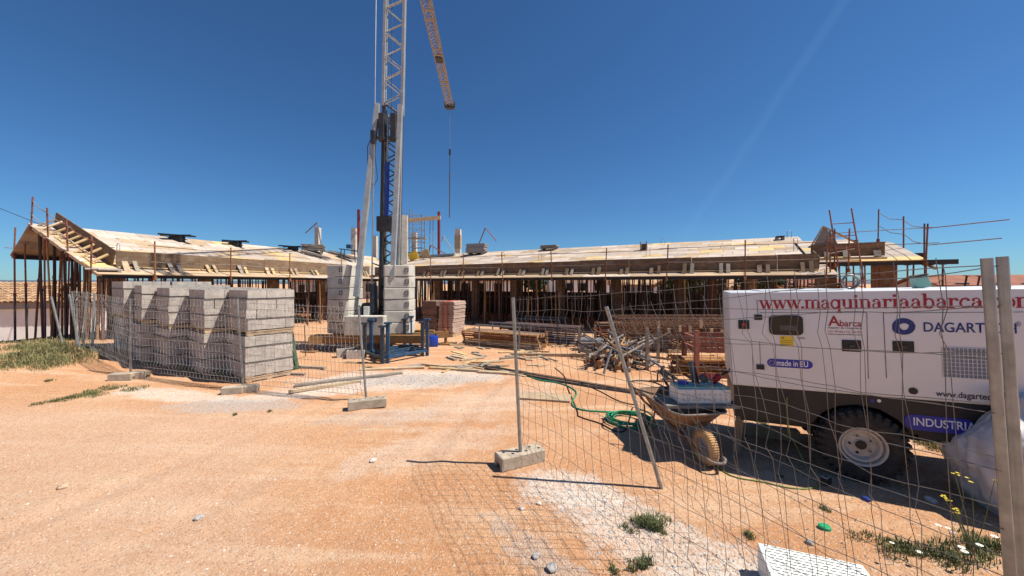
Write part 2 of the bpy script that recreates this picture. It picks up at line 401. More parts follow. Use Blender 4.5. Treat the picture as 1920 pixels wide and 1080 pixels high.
# far hills along the horizon
b = MB(); n = 90
for i in range(n + 1):
    x = -3000 + 6000 * i / n; y = 2000
    hh = 14 + 9 * noise.noise(V((i * .23, 1.5, 0))) + 10 * ss(-500, -1800, x)
    b.v += [(x, y - 150, -5), (x, y, max(3, hh)), (x, y + 400, -5)]
for i in range(n):
    k = i * 3; b.f += [(k, k + 3, k + 4, k + 1), (k + 1, k + 4, k + 5, k + 2)]
struct(b.build('hills', 'hill', smooth=60))

# loose grit and stones lying on the dirt (uncountable)
b = MB()
ico = [V(v) for v in [(1, 0, 0), (-1, 0, 0), (0, 1, 0), (0, -1, 0), (0, 0, 1), (0, 0, -.6)]]
icf = [(0, 2, 4), (2, 1, 4), (1, 3, 4), (3, 0, 4), (2, 0, 5), (1, 2, 5), (3, 1, 5), (0, 3, 5)]
def scatter(mb, n, fx, smin, smax):
    for _ in range(n):
        x, y = fx(); s = smin + (smax - smin) * random.random() ** 3
        a = rnd(0, 6.28); ca, sa = math.cos(a), math.sin(a); z = H(x, y)
        q = []
        for v in ico:
            w = V((v.x * s * rnd(.7, 1.3), v.y * s * rnd(.5, 1), v.z * s * rnd(.4, .8)))
            q.append((x + w.x * ca - w.y * sa, y + w.x * sa + w.y * ca, z + w.z + s * .1))
        mb.add(q, icf)
def near():
    y = 1.7 + 5.5 * random.random() ** 1.5
    return rnd(-1.45, 1.45) * y, y
scatter(b, 15000, near, .003, .017)
stuff(b.build('grit', 'stone', normals=False)); b = MB(); scatter(b, 2500, near, .003, .013)
o = stuff(b.build('pale_grit', 'stone_white', normals=False)); tag(o, 'small whitish pebbles scattered over the dirt road', 'gravel'); b = MB()
tag(bpy.data.objects['grit'], 'small tan stones strewn over the dirt road', 'gravel')
def lime():
    t = random.random(); return .2 + 2.2 * t + random.gauss(0, .28), 4.2 - 2.3 * t + random.gauss(0, .28)
def pile():
    return -2.3 + random.gauss(0, 1.1), 8.25 + random.gauss(0, .35)
def pile2():
    return -4.9 + random.gauss(0, .55), 6.6 + random.gauss(0, .2)
scatter(b, 2200, lime, .004, .018); scatter(b, 1800, pile, .008, .028); scatter(b, 900, pile2, .006, .02)
o = stuff(b.build('crushed_stone', 'stone_grey', normals=False)); tag(o, 'pale grey crushed stone spilled in patches on dirt', 'gravel')
# single stones that stand out
def stone(px, py, s, m, label):
    p = GH(px, py); bm = bmesh.new(); bmesh.ops.create_icosphere(bm, subdivisions=2, radius=1)
    k = rnd(0, 99)
    for v in bm.verts:
        f = 1 + .35 * noise.noise(v.co * 1.1 + V((k, 0, 0)))
        v.co = V((v.co.x * s * f, v.co.y * s * .8 * f, v.co.z * s * .55 * f))
    me = bpy.data.meshes.new('stone'); bm.to_mesh(me); bm.free(); me.materials.append(MAT[m])
    o = put('stone', me); o.location = (p.x, p.y, p.z + s * .3); o.rotation_euler = (0, 0, k); tag(o, label, 'stone', 'loose stones')
stone(1518, 1019, .035, 'stone_grey', 'round dark pebble beside the white slotted slab')
stone(1745, 940, .05, 'stone_white', 'pale flat stone left of the white sack')
stone(1010, 945, .03, 'stone_white', 'white stone at left edge of the spilled lime')
stone(978, 955, .03, 'stone_white', 'small white stone left of lime patch shadow')
stone(373, 973, .04, 'stone_grey', 'flat grey stone alone on the road, lower left')
stone(118, 915, .05, 'stone', 'thin brown slab of stone on the road far left')
stone(700, 865, .045, 'stone_white', 'white stone chip on the open dirt below the post')
stone(1005, 1045, .035, 'stone_grey', 'grey rubble lump near bottom centre of the dirt')
stone(1035, 1068, .05, 'stone_grey', 'larger grey rubble lump at bottom edge of dirt')
stone(1255, 690, .07, 'stone', 'tan stone on dirt behind the wheelbarrow')

# ---------------------------------------------------------------- neighbouring house, far houses and trees
def house(label, x0, y0, w, d, zb, ze, zr, wall, roof, rz=0, wins=(), name='house'):
    t = T(name, label, 'house', (x0, y0, zb), rz, 'houses behind the site')
    h = ze - zb; r = zr - zb
    b = MB(); b.prism([(0, 0, 0), (w, 0, 0), (w, 0, h), (0, 0, h)], (0, .25, 0)); b.prism([(0, d - .25, 0), (w, d - .25, 0), (w, d - .25, h), (0, d - .25, h)], (0, .25, 0))
    for x in (0, w - .25): b.prism([(x, .25, 0), (x, d - .25, 0), (x, d - .25, h), (x, d / 2, r - .12), (x, .25, h)], (.25, 0, 0))
    b.build('wall', wall, t)
    b = MB()
    for s in (0, 1):
        ye = -.35 if s == 0 else d + .35; k = (r - h) / (d / 2); zl = h - .35 * k
        b.prism([(-.3, ye, zl + .06), (-.3, d / 2, r + .06), (-.3, d / 2, r + .2), (-.3, ye, zl + .2)], (w + .6, 0, 0))
    b.build('roof', roof, t)
    for (wx, wz, ww, wh) in wins:
        f = MB().box((wx + ww / 2, -.03, wz + wh / 2), ww + .16, .08, wh + .16).build('window', 'white_wall' if wall != 'white_wall' else 'grey_wall', t)
        MB().box((wx + ww / 2, -.08, wz + wh / 2), ww, .03, wh).build('pane', 'glass_dark', f)
    return t
W4 = [(1.2, 1.0, 1, 1.2), (3.6, 1.0, 1, 1.2), (6.2, 1.0, 1, 1.2)]
house('low white house with orange roof seen through the props, far centre', -9, 58, 11, 7, 0, 2.6, 4.0, 'white_wall', 'tile_red', .1, W4)
house('cream house with red roof seen through props behind crane', -24, 52, 10, 7, 0, 2.7, 4.2, 'cream_wall', 'tile_red', -.1, W4)
house('white house behind the props right of centre', 8, 62, 12, 8, 0, 2.8, 4.2, 'white_wall', 'tile', .15, W4)
house('pale house with tan tile roof seen left of generator top', 19, 40, 8, 6, 0, 1.7, 2.75, 'white_wall', 'tile', .25, W4[:2])
house('grey house with tan roof behind props near the generator', 13, 48, 7, 6, 0, 2.0, 3.0, 'grey_wall', 'tile', -.2, W4[:2])
house('brown roofed house beyond the generator, far right', 44, 38, 10, 7, 0, 1.9, 2.9, 'cream_wall', 'tile_red', -.3, W4)
house('long low house with red roof beyond generator, between trees', 33, 46, 9, 7, 0, 1.8, 2.7, 'cream_wall', 'tile_red', -.1, W4)
house('pale terrace house behind the left row of props', -36, 60, 12, 8, -.2, 2.6, 3.9, 'cream_wall', 'tile_red', .2, W4)

# the white house with a curved-tile roof, far left
t = T('house', 'white rendered house with curved tan roof tiles and barred window', 'house', (-35.0, 20.0, -2.5), R(20))
MB().obox((0, 0, 0), (9.6, 0, 0), (0, 6, 0), (0, 0, 3.15)).build('wall', 'white_wall', t)
MB().obox((-.15, -.2, 3.15), (9.9, 0, 0), (0, 6.4, 0), (0, 0, .38)).build('cornice', 'grey_wall', t)
wn_ = MB().obox((4.35, -.05, .35), (1.7, 0, 0), (0, .1, 0), (0, 0, .95)).build('window', 'cream_wall', t)
for i in range(6): MB().tube((4.5 + i * .28, -.12, .32), (4.5 + i * .28, -.12, 1.33), .018, n=6).build('bar', 'black', wn_)
b = MB(); b.prism([(-.2, -.4, 3.54), (-.2, 3, 4.75), (-.2, 6.4, 3.54)], (10.0, 0, 0)); rf = b.build('roof', 'tile', t)
tm = MB(); n = 7
pv = []
for e, (yy, rr) in enumerate(((0, .12), (.5, .095))):
    for i in range(n): a = math.pi * i / (n - 1); pv.append((rr * math.cos(a), yy, rr * .75 * math.sin(a)))
tm.add(pv, [(i, i + 1, n + i + 1, n + i) for i in range(n - 1)] + [tuple(range(n))])
tme = tm.mesh('roof_tile', 'tile', smooth=50)
sl_ = math.atan2(1.21, 3.4)
for i in range(26):
    for j in range(8):
        d_ = .43 * j; M = Matrix.Translation((3.0 + i * .265, -.42 + d_ * math.cos(sl_), 3.56 + d_ * math.sin(sl_) + rnd(0, .015))) @ Matrix.Rotation(sl_ - .05, 4, 'X') @ Matrix.Rotation(rnd(-.03, .03), 4, 'Z')
        put('roof_tile', tme, rf, M)

def tree(label, x, y, z0, h, r, n=1100, leaf=.28):
    t = T('tree', label, 'tree', (x, y, z0), 0, 'trees beyond the site')
    b = MB(); b.pipe([(0, 0, -.1), (.05, 0, h * .3), (-.05, .05, h * .6)], [.16, .12, .05], 7)
    for i in range(6):
        a = i * 1.05; b.pipe([(0, 0, h * .3 + .06 * i), (math.cos(a) * r * .35, math.sin(a) * r * .35, h * .5), (math.cos(a) * r * .7, math.sin(a) * r * .7, h * .68)], [.06, .04, .015], 5)
    b.build('trunk', 'bark', t)
    b = MB(); cl = [(V((rnd(-.65, .65) * r, rnd(-.65, .65) * r, h * rnd(.42, .86))), rnd(.3, .52) * r) for _ in range(13)]
    for _ in range(n):
        c, cr = random.choice(cl); d = V((random.gauss(0, 1), random.gauss(0, 1), random.gauss(0, .8))).normalized()
        p = c + d * cr * random.random() ** .4; p.z = min(p.z, h)
        u = V((rnd(-1, 1), rnd(-1, 1), rnd(-1, 1))).normalized(); w = u.cross(V((rnd(-1, 1), rnd(-1, 1), rnd(-1, 1)))).normalized()
        s = leaf * rnd(.5, 1.1); b.add([p - u * s, p + w * s * .6, p + u * s, p - w * s * .6], [(0, 1, 2, 3)])
    b.build('crown', 'leaf_tree', t, normals=False)
for a in [('dark bushy tree seen through props left of generator', 14.8, 33, 0, 3.6, 1.9), ('narrower dark tree seen through props beside the bushy one', 18.2, 35, 0, 2.9, 1.6),
          ('round tree above the generator near the twin posts', 33.5, 47, 0, 3.5, 1.5), ('tree behind the prop rows at far right end', 26.5, 40, 0, 3.0, 1.6),
          ('tree beyond the far right of the generator roof', 62, 46, 0, 3.4, 1.7), ('tree seen through props at centre', 3.0, 52, 0, 3.7, 1.9), ('tree seen through props left of the crane', -20, 44, 0, 3.2, 1.7)]:
    tree(*a)
# ---------------------------------------------------------------- the building: roof formwork on props
LP, LU, LN = V((-13.5, 12.55, 0)), V((.352, .936, 0)), V((-.936, .352, 0))
RP, RU, RN = V((10.95, 13.2, 0)), V((.873, -.488, 0)), V((.488, .873, 0))
OV = .6; ZE = 2.44
class Wing:
    def __init__(s, P, U, N, m, wr, ze=ZE): s.P, s.U, s.N, s.m, s.wr, s.ze = P, U, N, m, wr, ze
    def z(s, w): return s.ze + s.m * (w + OV)
    def world(s, x, w, z): return s.P + s.U * x + s.N * w + V((0, 0, z))
    def loc(s, p): d = V((p.x, p.y, 0)) - s.P; return d.dot(s.U), d.dot(s.N)
    def linex(s, px, w=-OV):
        k = (px - CX) / F; A = s.P + s.N * w
        return (k * A.y - A.x) / (s.U.x - k * s.U.y)
    def M(s): return FR(s.P, s.U, s.N, V((0, 0, 1)))
LW = Wing(LP, LU, LN, .395, 4.0); RW = Wing(RP, RU, RN, .30, 6.0)
def under(other, p, z, lo=-1e9, hi=1e9):
    x, w = other.loc(p)
    return lo < x < hi and 0 < w < other.wr and other.z(w) > z + .10
bx = MB().box((0, 0, 0), 1, 1, 1)
CUBE = {}
def cube(name, m, parent, c, size, M3=None):
    me = CUBE.get((name, m)) or CUBE.setdefault((name, m), bx.mesh(name, m))
    M = Matrix.Translation(V(c)) @ (M3.to_4x4() if M3 else Matrix.Identity(4)) @ Matrix.Diagonal((*size, 1))
    return put(name, me, parent, M)
def wing_thing(w, label, x0, x1, p0, p1, other, olim, seed, bl=1.0, bwid=.5):
    random.seed(seed)
    t = T('roof_formwork', label, 'formwork', M=w.M(), group='roof formwork wings')
    th = math.atan(w.m); c, s = math.cos(th), math.sin(th)
    RX = Matrix.Rotation(th, 3, 'X')
    nw = int(math.ceil(w.wr / c / bwid))
    for j in range(nw):
        d0 = j * bwid; wm = (d0 + bwid / 2) * c; off = (j % 2) * bl * .5 + rnd(-.1, .1)
        x = x0 - off
        while x < x1:
            a, e = max(x, x0), min(x + bl, x1)
            if e - a > .1:
                p = w.world((a + e) / 2, wm, 0)
                if not under(other, p, w.z(wm), *olim):
                    m = random.choices(('ply_pale', 'ply_tan', 'ply_yellow'), (.68, .26, .06))[0]
                    cube('board', m, t, ((a + e) / 2, wm, w.z(wm) + .0135 + rnd(0, .006)), (e - a - .014, bwid - .012, .027), RX)
            x += bl
    # deck on the far side of the ridge
    zr = w.z(w.wr)
    return t, RX
def edge(t, w, p0, p1, o0, o1, RX, cl, seed, cm=('timber', 'timber_grey', 'timber', 'timber_yellow')):
    random.seed(seed); th = math.atan(w.m); z0 = w.z(0) + .027
    # sloping overhang boards outside the edge board
    x = o0
    while x < o1:
        e = min(x + rnd(1.7, 2.2), o1)
        for k in range(2):
            wm = -OV + .15 + .3 * k
            cube('overhang_board', random.choice(('ply_pale', 'ply_tan', 'ply_tan')), t, ((x + e) / 2, wm, w.z(wm) + .0135 + rnd(0, .004)), (e - x - .006, .3 / math.cos(th) - .008, .027), RX)
        x = e
    # upright edge boards
    x = p0
    while x < p1:
        e = min(x + rnd(2.2, 2.9), p1); hh = .55 + rnd(-.015, .02)
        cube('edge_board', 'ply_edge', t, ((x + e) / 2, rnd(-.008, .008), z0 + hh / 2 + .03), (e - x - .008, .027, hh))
        cube('ledger', 'timber_yellow', t, ((x + e) / 2, -.09, w.z(-.09) + .027 + .028 + .02), (e - x - .03, .075, .05))
        x = e
    # leaning cleats bracing the edge boards
    for x in cl:
        for dx in (-.13, .13):
            L_ = rnd(.36, .5); a = R(rnd(50, 62)); y0 = -.2 - .12; zb = w.z(y0) + .03
            M3 = Matrix.Rotation(-(math.pi / 2 - a), 3, 'X') @ Matrix.Rotation(rnd(-.08, .08), 3, 'Z')
            cube('cleat', random.choice(cm), t, (x + dx + rnd(-.03, .03), y0 + math.cos(a) * L_ / 2, zb + math.sin(a) * L_ / 2), (rnd(.10, .16), .03, L_), M3)
def beams(t, w, rows, x0, x1):
    for wv in rows:
        x = x0
        while x < x1:
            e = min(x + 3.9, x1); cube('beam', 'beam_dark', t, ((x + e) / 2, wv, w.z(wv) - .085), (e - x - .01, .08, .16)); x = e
rt, RX = wing_thing(RW, 'long timber roof formwork of the right wing, boards pale and yellow', -25.5, .35, -22.9, 0, LW, (-1, 18), 5)
edge(rt, RW, -22.9, 0, -22.6, .42, RX, [-x * 1.28 - .35 for x in range(17)], 6, ('ply_edge', 'timber_grey', 'ply_edge'))  # darker cleats on this wing, its shade put into their colour
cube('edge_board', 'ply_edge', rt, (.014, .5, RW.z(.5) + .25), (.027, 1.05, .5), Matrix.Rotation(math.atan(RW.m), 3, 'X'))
rrows = [-.45, .55, 1.55, 2.6, 3.7, 4.8, 5.85]
beams(rt, RW, rrows, -23.5, .35)
MB().obox((-25.5, 6.0, RW.z(6) - .01), (25.85, 0, 0), (0, 5.2, -1.55), (0, 0, .027)).build('rear_deck', 'ply_pale', rt)
lt, LX = wing_thing(LW, 'timber roof formwork of the left wing with open gable end', -.65, 17.2, 0, 12.2, RW, (-26, 2), 8)
edge(lt, LW, .03, 12.15, -.65, 11.7, LX, [.35 + 1.25 * x for x in range(10)], 9)
lrows = [-.45, .6, 1.6, 2.7, 3.85]
beams(lt, LW, lrows, -.6, 16)
zr = LW.z(4.0)
ths = math.atan2(1.05, 1.45); RB = Matrix.Rotation(-ths, 3, 'X')
for i in range(9):
    x = -.65 + i * 2
    for k in range(4):
        d = .22 + .45 * k; cube('board', random.choice(('ply_pale', 'ply_tan')), lt, (x + 1, 4.0 + d * math.cos(ths), zr - d * math.sin(ths) + .0135), (1.992, .445, .027), RB)
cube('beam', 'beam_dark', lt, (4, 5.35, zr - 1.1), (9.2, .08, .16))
# inclined edge boards and cleats along the gable
thl = math.atan(LW.m)
for k in range(3):
    d = (k + .5) * 4.2 / 3 / math.cos(thl) * .955
    cube('edge_board', 'ply_edge', lt, (rnd(-.006, .006), d * math.cos(thl), LW.z(d * math.cos(thl)) + .027 + .30), (.027, 4.0 / 3 / math.cos(thl) - .01, .56), LX)
for k in range(9):
    d = .35 + k * .48; w_ = d * math.cos(thl)
    if w_ > 3.9: break
    a = R(38)
    M3 = LX @ Matrix.Rotation(math.pi / 2 - a, 3, 'Y') @ Matrix.Rotation(rnd(-.12, .12), 3, 'Z')
    L_ = rnd(.52, .62)
    cube('cleat', random.choice(('timber_yellow', 'timber', 'timber_grey')), lt, (-.025 - .5 * L_ * math.cos(a), w_, LW.z(w_) + .05 + .5 * L_ * math.sin(a)), (.035, .11, L_), M3)
for k in range(3): cube('ledger', 'timber_yellow', lt, (-.40 + .2 * (k % 2), .6 + .9 * k, LW.z(.6 + .9 * k) + .05), (.08, .8, .04), LX @ Matrix.Rotation(rnd(-.1, .1), 3, 'Z'))
for k in range(3): cube('ledger', 'timber_grey', lt, (-.48 + .1 * k, -.25 - .1 * k, LW.z(-.3) + .05), (.6, .1, .03), LX @ Matrix.Rotation(rnd(-.3, .3), 3, 'Z'))
for yy in (.0, 2.0): MB().bar((-.55, yy - .5, LW.z(yy - .5) - .06), (-.55, yy + 1.9, LW.z(yy + 1.9) - .06), .1, .1).build('beam', 'timber', lt)

# raised end bay of the right wing
EP = V((11.9, 13.7, 0)) + RN * .45
EW = Wing(EP, RU, RN, .30, 3.6, 2.93)
OVs = OV
et = T('roof_formwork', 'raised end bay of roof formwork beside the ladder, dark beam ends jutting out', 'formwork', M=EW.M(), group='roof formwork wings')
EXR = Matrix.Rotation(math.atan(.30), 3, 'X'); random.seed(21)
for j in range(8):
    for i in range(3):
        wm = -.35 + j * .48; x = -.45 + i * 1.0 + .35
        if j > 5 and i > 1: continue
        cube('board', random.choice(('ply_pale', 'ply_pale', 'ply_tan', 'ply_yellow')), et, (x, wm, EW.z(wm) + .0135 + rnd(0, .005)), (.994, .496, .027), EXR)
for i in range(2): cube('edge_board', 'ply_edge', et, (-.05 + i * 1.06, 0, EW.z(0) + .31), (1.05, .027, .5))
for x in (-.1, .45, 1.3): cube('cleat', 'timber_grey', et, (x, -.13, EW.z(-.15) + .18), (.2, .05, .26), Matrix.Rotation(-.5, 3, 'X'))
cube('ledger', 'timber_yellow', et, (.3, -.32, EW.z(-.32) + .055), (2.4, .07, .05))
for k, (w_, x1) in enumerate(((-.5, 3.15), (.5, 2.75), (1.4, 2.45), (2.3, 2.2), (3.2, 1.6))):
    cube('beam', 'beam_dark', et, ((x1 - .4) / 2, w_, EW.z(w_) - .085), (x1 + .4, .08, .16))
b = MB(); b.bar((2.55, -.75, EW.z(-.75) - .22), (2.55, 3.4, EW.z(3.4) - .22), .08, .1); b.build('beam', 'timber_grey', et)
# dormer shutter on the raised bay
b = MB(); z0 = EW.z(2.4)
b.prism([(-.1, 2.2, z0), (.75, 2.2, z0 - .1), (.55, 2.2, z0 + .4), (.25, 2.2, z0 + .75)], (0, .05, 0)); b.build('shutter_panel', 'grey_wall', et)
b = MB(); b.bar((.2, 2.15, z0 + .78), (1.35, 2.15, z0 - .02), .04, .22, (0, 1, 0)); b.build('shutter_rail', 'ply_tan', et)
b = MB(); b.bar((-.15, 2.2, z0 + .02), (.22, 2.2, z0 + .78), .05, .14, (0, 1, 0)); b.build('shutter_rail', 'ply_pale', et)

# ---------------------------------------------------------------- telescopic props
def prop_proto(m1, m2, nm='steel_prop'):
    d = {}
    d['outer_tube'] = MB().tube((0, 0, 0), (0, 0, 1), .032, n=8).mesh('outer_tube', m1, smooth=40)
    d['inner_tube'] = MB().tube((0, 0, 0), (0, 0, 1), .025, n=8).mesh('inner_tube', m2, smooth=40)
    d['plate'] = MB().box((0, 0, .005), .14, .14, .01).mesh('plate', m1)
    d['collar'] = MB().tube((0, 0, -.05), (0, 0, .05), .042, n=8).mesh('collar', m2, smooth=40)
    return d
PR = {'dark': prop_proto('prop_dark', 'prop_dark'), 'purple': prop_proto('prop_purple', 'rust_red'), 'orange': prop_proto('prop_orange', 'prop_orange'), 'rusty': prop_proto('rust', 'prop_dark')}
PILE = {}; KIND = {'dark': 'dark brown', 'purple': 'purple-brown', 'orange': 'orange', 'rusty': 'rusty'}
def prop(p, h, kind, label, group, tilt=(0, 0), joined=False):
    if joined:
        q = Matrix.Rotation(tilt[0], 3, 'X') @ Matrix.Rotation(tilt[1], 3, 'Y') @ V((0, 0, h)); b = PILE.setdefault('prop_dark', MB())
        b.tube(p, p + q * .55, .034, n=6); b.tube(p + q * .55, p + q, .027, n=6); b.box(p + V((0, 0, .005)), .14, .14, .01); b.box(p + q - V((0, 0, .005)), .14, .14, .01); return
    M = Matrix.Translation(p) @ Matrix.Rotation(tilt[0], 4, 'X') @ Matrix.Rotation(tilt[1], 4, 'Y') @ Matrix.Rotation(rnd(0, 3), 4, 'Z')
    t = T('steel_prop', KIND[kind] + ' ' + label, 'prop', M=M, group=group); d = PR[kind]; k = rnd(.46, .58)
    put('outer_tube', d['outer_tube'], t, Matrix.Diagonal((1, 1, k * h, 1)))
    put('inner_tube', d['inner_tube'], t, Matrix.Translation((0, 0, k * h * .8)) @ Matrix.Diagonal((1, 1, h * (1 - k * .8), 1)))
    put('base_plate', d['plate'], t); put('head_plate', d['plate'], t, Matrix.Translation((0, 0, h - .01)))
    put('collar', d['collar'], t, Matrix.Translation((0, 0, k * h)))
random.seed(31)
for r_, wv in enumerate(rrows[:6]):
    x = -.1 - .3 * (r_ % 2)
    while x > -23.6:
        p = RW.world(x + rnd(-.12, .12), wv, 0)
        if not (LW.loc(p)[1] > 4): 
            p.z = H(p.x, p.y); front = r_ == 0
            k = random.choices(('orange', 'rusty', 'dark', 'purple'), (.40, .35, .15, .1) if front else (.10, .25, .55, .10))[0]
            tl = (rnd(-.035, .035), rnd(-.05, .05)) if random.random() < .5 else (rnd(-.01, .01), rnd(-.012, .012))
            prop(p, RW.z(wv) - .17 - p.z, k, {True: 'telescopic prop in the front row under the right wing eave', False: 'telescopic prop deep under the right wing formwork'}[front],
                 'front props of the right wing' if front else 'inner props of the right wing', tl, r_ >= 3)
        x -= rnd(.70, .90) if r_ < 2 else rnd(.8, 1.0)
for r_, wv in enumerate(lrows):
    x = .3
    while x < 12.0:
        p = LW.world(x + rnd(-.12, .12), wv, 0); p.z = H(p.x, p.y); front = r_ == 0
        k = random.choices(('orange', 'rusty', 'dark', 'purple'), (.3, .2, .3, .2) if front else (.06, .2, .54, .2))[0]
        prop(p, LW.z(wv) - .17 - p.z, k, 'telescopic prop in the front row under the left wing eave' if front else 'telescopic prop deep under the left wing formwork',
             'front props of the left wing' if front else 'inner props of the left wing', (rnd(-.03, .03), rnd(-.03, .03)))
        x += rnd(.75, 1.0) if r_ < 2 else rnd(1.1, 1.4)
# further rows filling the shade between them
for w, ws, xa, xb in ((RW, (.1, 1.05, 2.1, 3.15, 5.3), -23.2, -.3), (LW, (.1, 1.1, 2.15, 3.3), .5, 12)):
    for wv in ws:
        x = xa + rnd(0, .5)
        while x < xb:
            p = w.world(x, wv + rnd(-.1, .1), 0); p.z = H(p.x, p.y); wl = w.loc(p)[1]
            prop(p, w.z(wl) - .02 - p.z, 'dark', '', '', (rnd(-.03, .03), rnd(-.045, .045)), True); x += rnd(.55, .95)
# crowded tall props under the open gable of the left wing
gw = [-.4, .1, .5, .9, 1.25, 1.6, 1.95, 2.25, 2.55, 2.8, 3.05, 3.3, 3.55, 3.8]
for i, wv in enumerate(gw):
    for x in ((-.55, -.2, .15) if i % 3 else (-.5, .1)):
        p = LW.world(x + rnd(-.06, .06), wv, 0); p.z = H(p.x, p.y)
        prop(p, LW.z(wv) - .06 - p.z, random.choice(('purple', 'rusty', 'orange', 'dark')), 'tall prop crowded under the left gable end', 'props under the left gable', (rnd(-.04, .03), rnd(-.04, .04)))
for wv, dx in ((4.6, -.5), (5.2, -.6), (5.35, 1.0)):
    p = LW.world(dx, wv, 0); p.z = H(p.x, p.y)
    prop(p, zr - (wv - 4) * .72 - .19 - p.z, 'purple', 'slim prop under the outer left eave', 'props under the outer left eave', (rnd(-.02, .02), rnd(-.05, .0)))
# props of the raised bay
for x in (.35, .75, 1.15, 1.55, 1.95, 2.35, 2.75):
    for wv in (-.5, .5):
        p = EW.world(x + rnd(-.05, .05), wv, 0)
        prop(p, EW.z(wv) - .17, random.choice(('purple', 'dark', 'purple', 'rusty')), 'prop under the raised end bay', 'props of the raised bay', (0, rnd(-.03, .03)))
for x, k in ((3.0, .18), (3.25, .20)):
    p = EW.world(x, -.62, 0); prop(p, 2.45, 'rusty', 'slanting prop at outer edge of the raised bay', 'props of the raised bay', (0, k))

# low walls added at the back to hide sunlit ground and darken the interior
def added_wall(label, w, x0, x1, wv, h):
    t = T('added_wall', label, 'wall', M=w.M(), group='added walls behind the props'); random.seed(3)
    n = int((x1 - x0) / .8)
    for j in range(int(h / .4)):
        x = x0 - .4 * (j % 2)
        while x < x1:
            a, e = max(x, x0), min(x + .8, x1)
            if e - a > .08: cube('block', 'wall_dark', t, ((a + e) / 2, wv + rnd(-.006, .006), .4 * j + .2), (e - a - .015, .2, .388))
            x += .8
added_wall('added low dark wall hiding the bright ground behind the right wing props', RW, -23, -1.0, 6.3, 1.6)
added_wall('added low dark wall hiding the bright ground behind the left wing props', LW, 2.0, 15, 4.4, 1.6)
# columns of the unfinished building
def column(p, h, wd=.3, m='column', label='', group=None, cap=False):
    t = T('concrete_column', label, 'column', p, rnd(-.3, .3), group)
    b = MB(); k = .02; q = wd / 2
    prof = [(-q + k, -q), (q - k, -q), (q, -q + k), (q, q - k), (q - k, q), (-q + k, q), (-q, q - k), (-q, -q + k)]
    b.prism([(x, y, 0) for x, y in prof], (0, 0, h)); b.build('shaft', m, t)
    if cap:
        b = MB()
        for sx in (-1, 1):
            for sy in (-1, 1): b.pipe([(sx * q * .6, sy * q * .6, h - .02), (sx * q * .62, sy * q * .58, h + .22)], .008, 5)
        b.build('starter_bars', 'rebar', t)
    return t
random.seed(44)
for x in (-2, -4.6, -7.4, -10.2, -13, -15.6, -18.4, -21):
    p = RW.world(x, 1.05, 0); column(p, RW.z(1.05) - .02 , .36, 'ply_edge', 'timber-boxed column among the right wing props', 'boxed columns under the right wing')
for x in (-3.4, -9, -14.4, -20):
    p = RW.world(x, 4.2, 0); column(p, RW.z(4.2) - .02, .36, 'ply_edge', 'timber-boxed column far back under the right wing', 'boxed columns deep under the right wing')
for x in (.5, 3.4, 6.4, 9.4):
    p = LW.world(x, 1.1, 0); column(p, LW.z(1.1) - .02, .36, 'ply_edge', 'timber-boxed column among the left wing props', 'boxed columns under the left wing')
for x in (-.35, 1.35): cube('panel', 'ply_edge', et, (x + .4, .9, 1.45), (.7, .03, 2.9))

# ---------------------------------------------------------------- guard rails
def rail_posts(name, label, pts, top, railz, mat_='rust', sag=.02):
    t = T(name, label, 'guard rail', pts[0], 0, 'guard rails round the roof')
    hs = []
    for i, p in enumerate(pts):
        q = V(p) + V((rnd(-.06, .06), rnd(-.04, .04), top * rnd(.97, 1.04))); hs.append((V(p), q))
        MB().tube(V(p) - V((0, 0, .16)), q, .024, n=7).build('post', mat_, t, world=True, smooth=40)
        MB().bar(V(p) - V((0, 0, .19)), V(p) - V((0, 0, .05)), .07, .09).build('clamp', mat_, t, world=True)
    for rz_ in railz:
        for (a, a2), (c, c2) in zip(hs, hs[1:]):
            A = a.lerp(a2, rz_ + rnd(-.02, .02)); B = c.lerp(c2, rz_ + rnd(-.02, .02)); Mid = (A + B) / 2 - V((0, 0, sag * (B - A).length))
            e = (B - A).normalized() * rnd(.05, .35)
            MB().pipe([A - e, Mid, B + e], .013, 6).build('rail', random.choice((mat_, 'timber_grey')), t, world=True, smooth=50)
    return t
random.seed(50)
rp_ = [RW.world(RW.linex(px), -OV - .02, ZE + .02) for px in (808, 870, 943, 1035, 1135, 1250, 1397, 1549)]
rail_posts('guard_rail', 'rusty guard rail along the right wing eave', rp_, 1.28, (.86, .42), 'rust', .006)
lp_ = [LW.world(LW.linex(px), -OV - .02, ZE + .02) for px in (290, 432, 543, 640)]
rail_posts('guard_rail', 'rusty guard rail along the left wing eave', lp_, 1.2, (.86, .40), 'rust', .01)
gp_ = [LW.world(-.6, w_, LW.z(w_) + .03) for w_ in (-.1, 1.35, 2.7, 3.95)]
rail_posts('guard_rail', 'guard rail with sagging cable climbing the left gable', gp_, 1.05, (.85, .4), 'rust_red', .05)
rail_posts('guard_rail', 'lone guard post with cable at outer left eave', [LW.world(-.6, 5.3, zr - .95), LW.world(1.6, 5.3, zr - .95)], .95, (.2,), 'rust_red', .03)
ep_ = [EW.world(.0, -.66, EW.z(-.6)), EW.world(2.35, -.66, EW.z(-.6))]
rail_posts('guard_rail', 'guard rail on the front of the raised end bay', ep_, 1.25, (.88, .45), 'rust', .0)
ep2 = [EW.world(2.35, -.55, EW.z(-.5)), EW.world(2.4, 1.2, EW.z(1.2)), EW.world(2.3, 3.4, EW.z(3.4))]
rail_posts('guard_rail', 'drooping cable guard rail up the right gable edge', ep2, 1.25, (.9, .45), 'rust_red', .06)
rail_posts('guard_rail', 'twin rusty posts carrying rails at the step of the roof', [RW.world(.25, -.35, ZE + .1), RW.world(.9, .4, ZE + .3)], 1.4, (.8, .45), 'rust', .0)
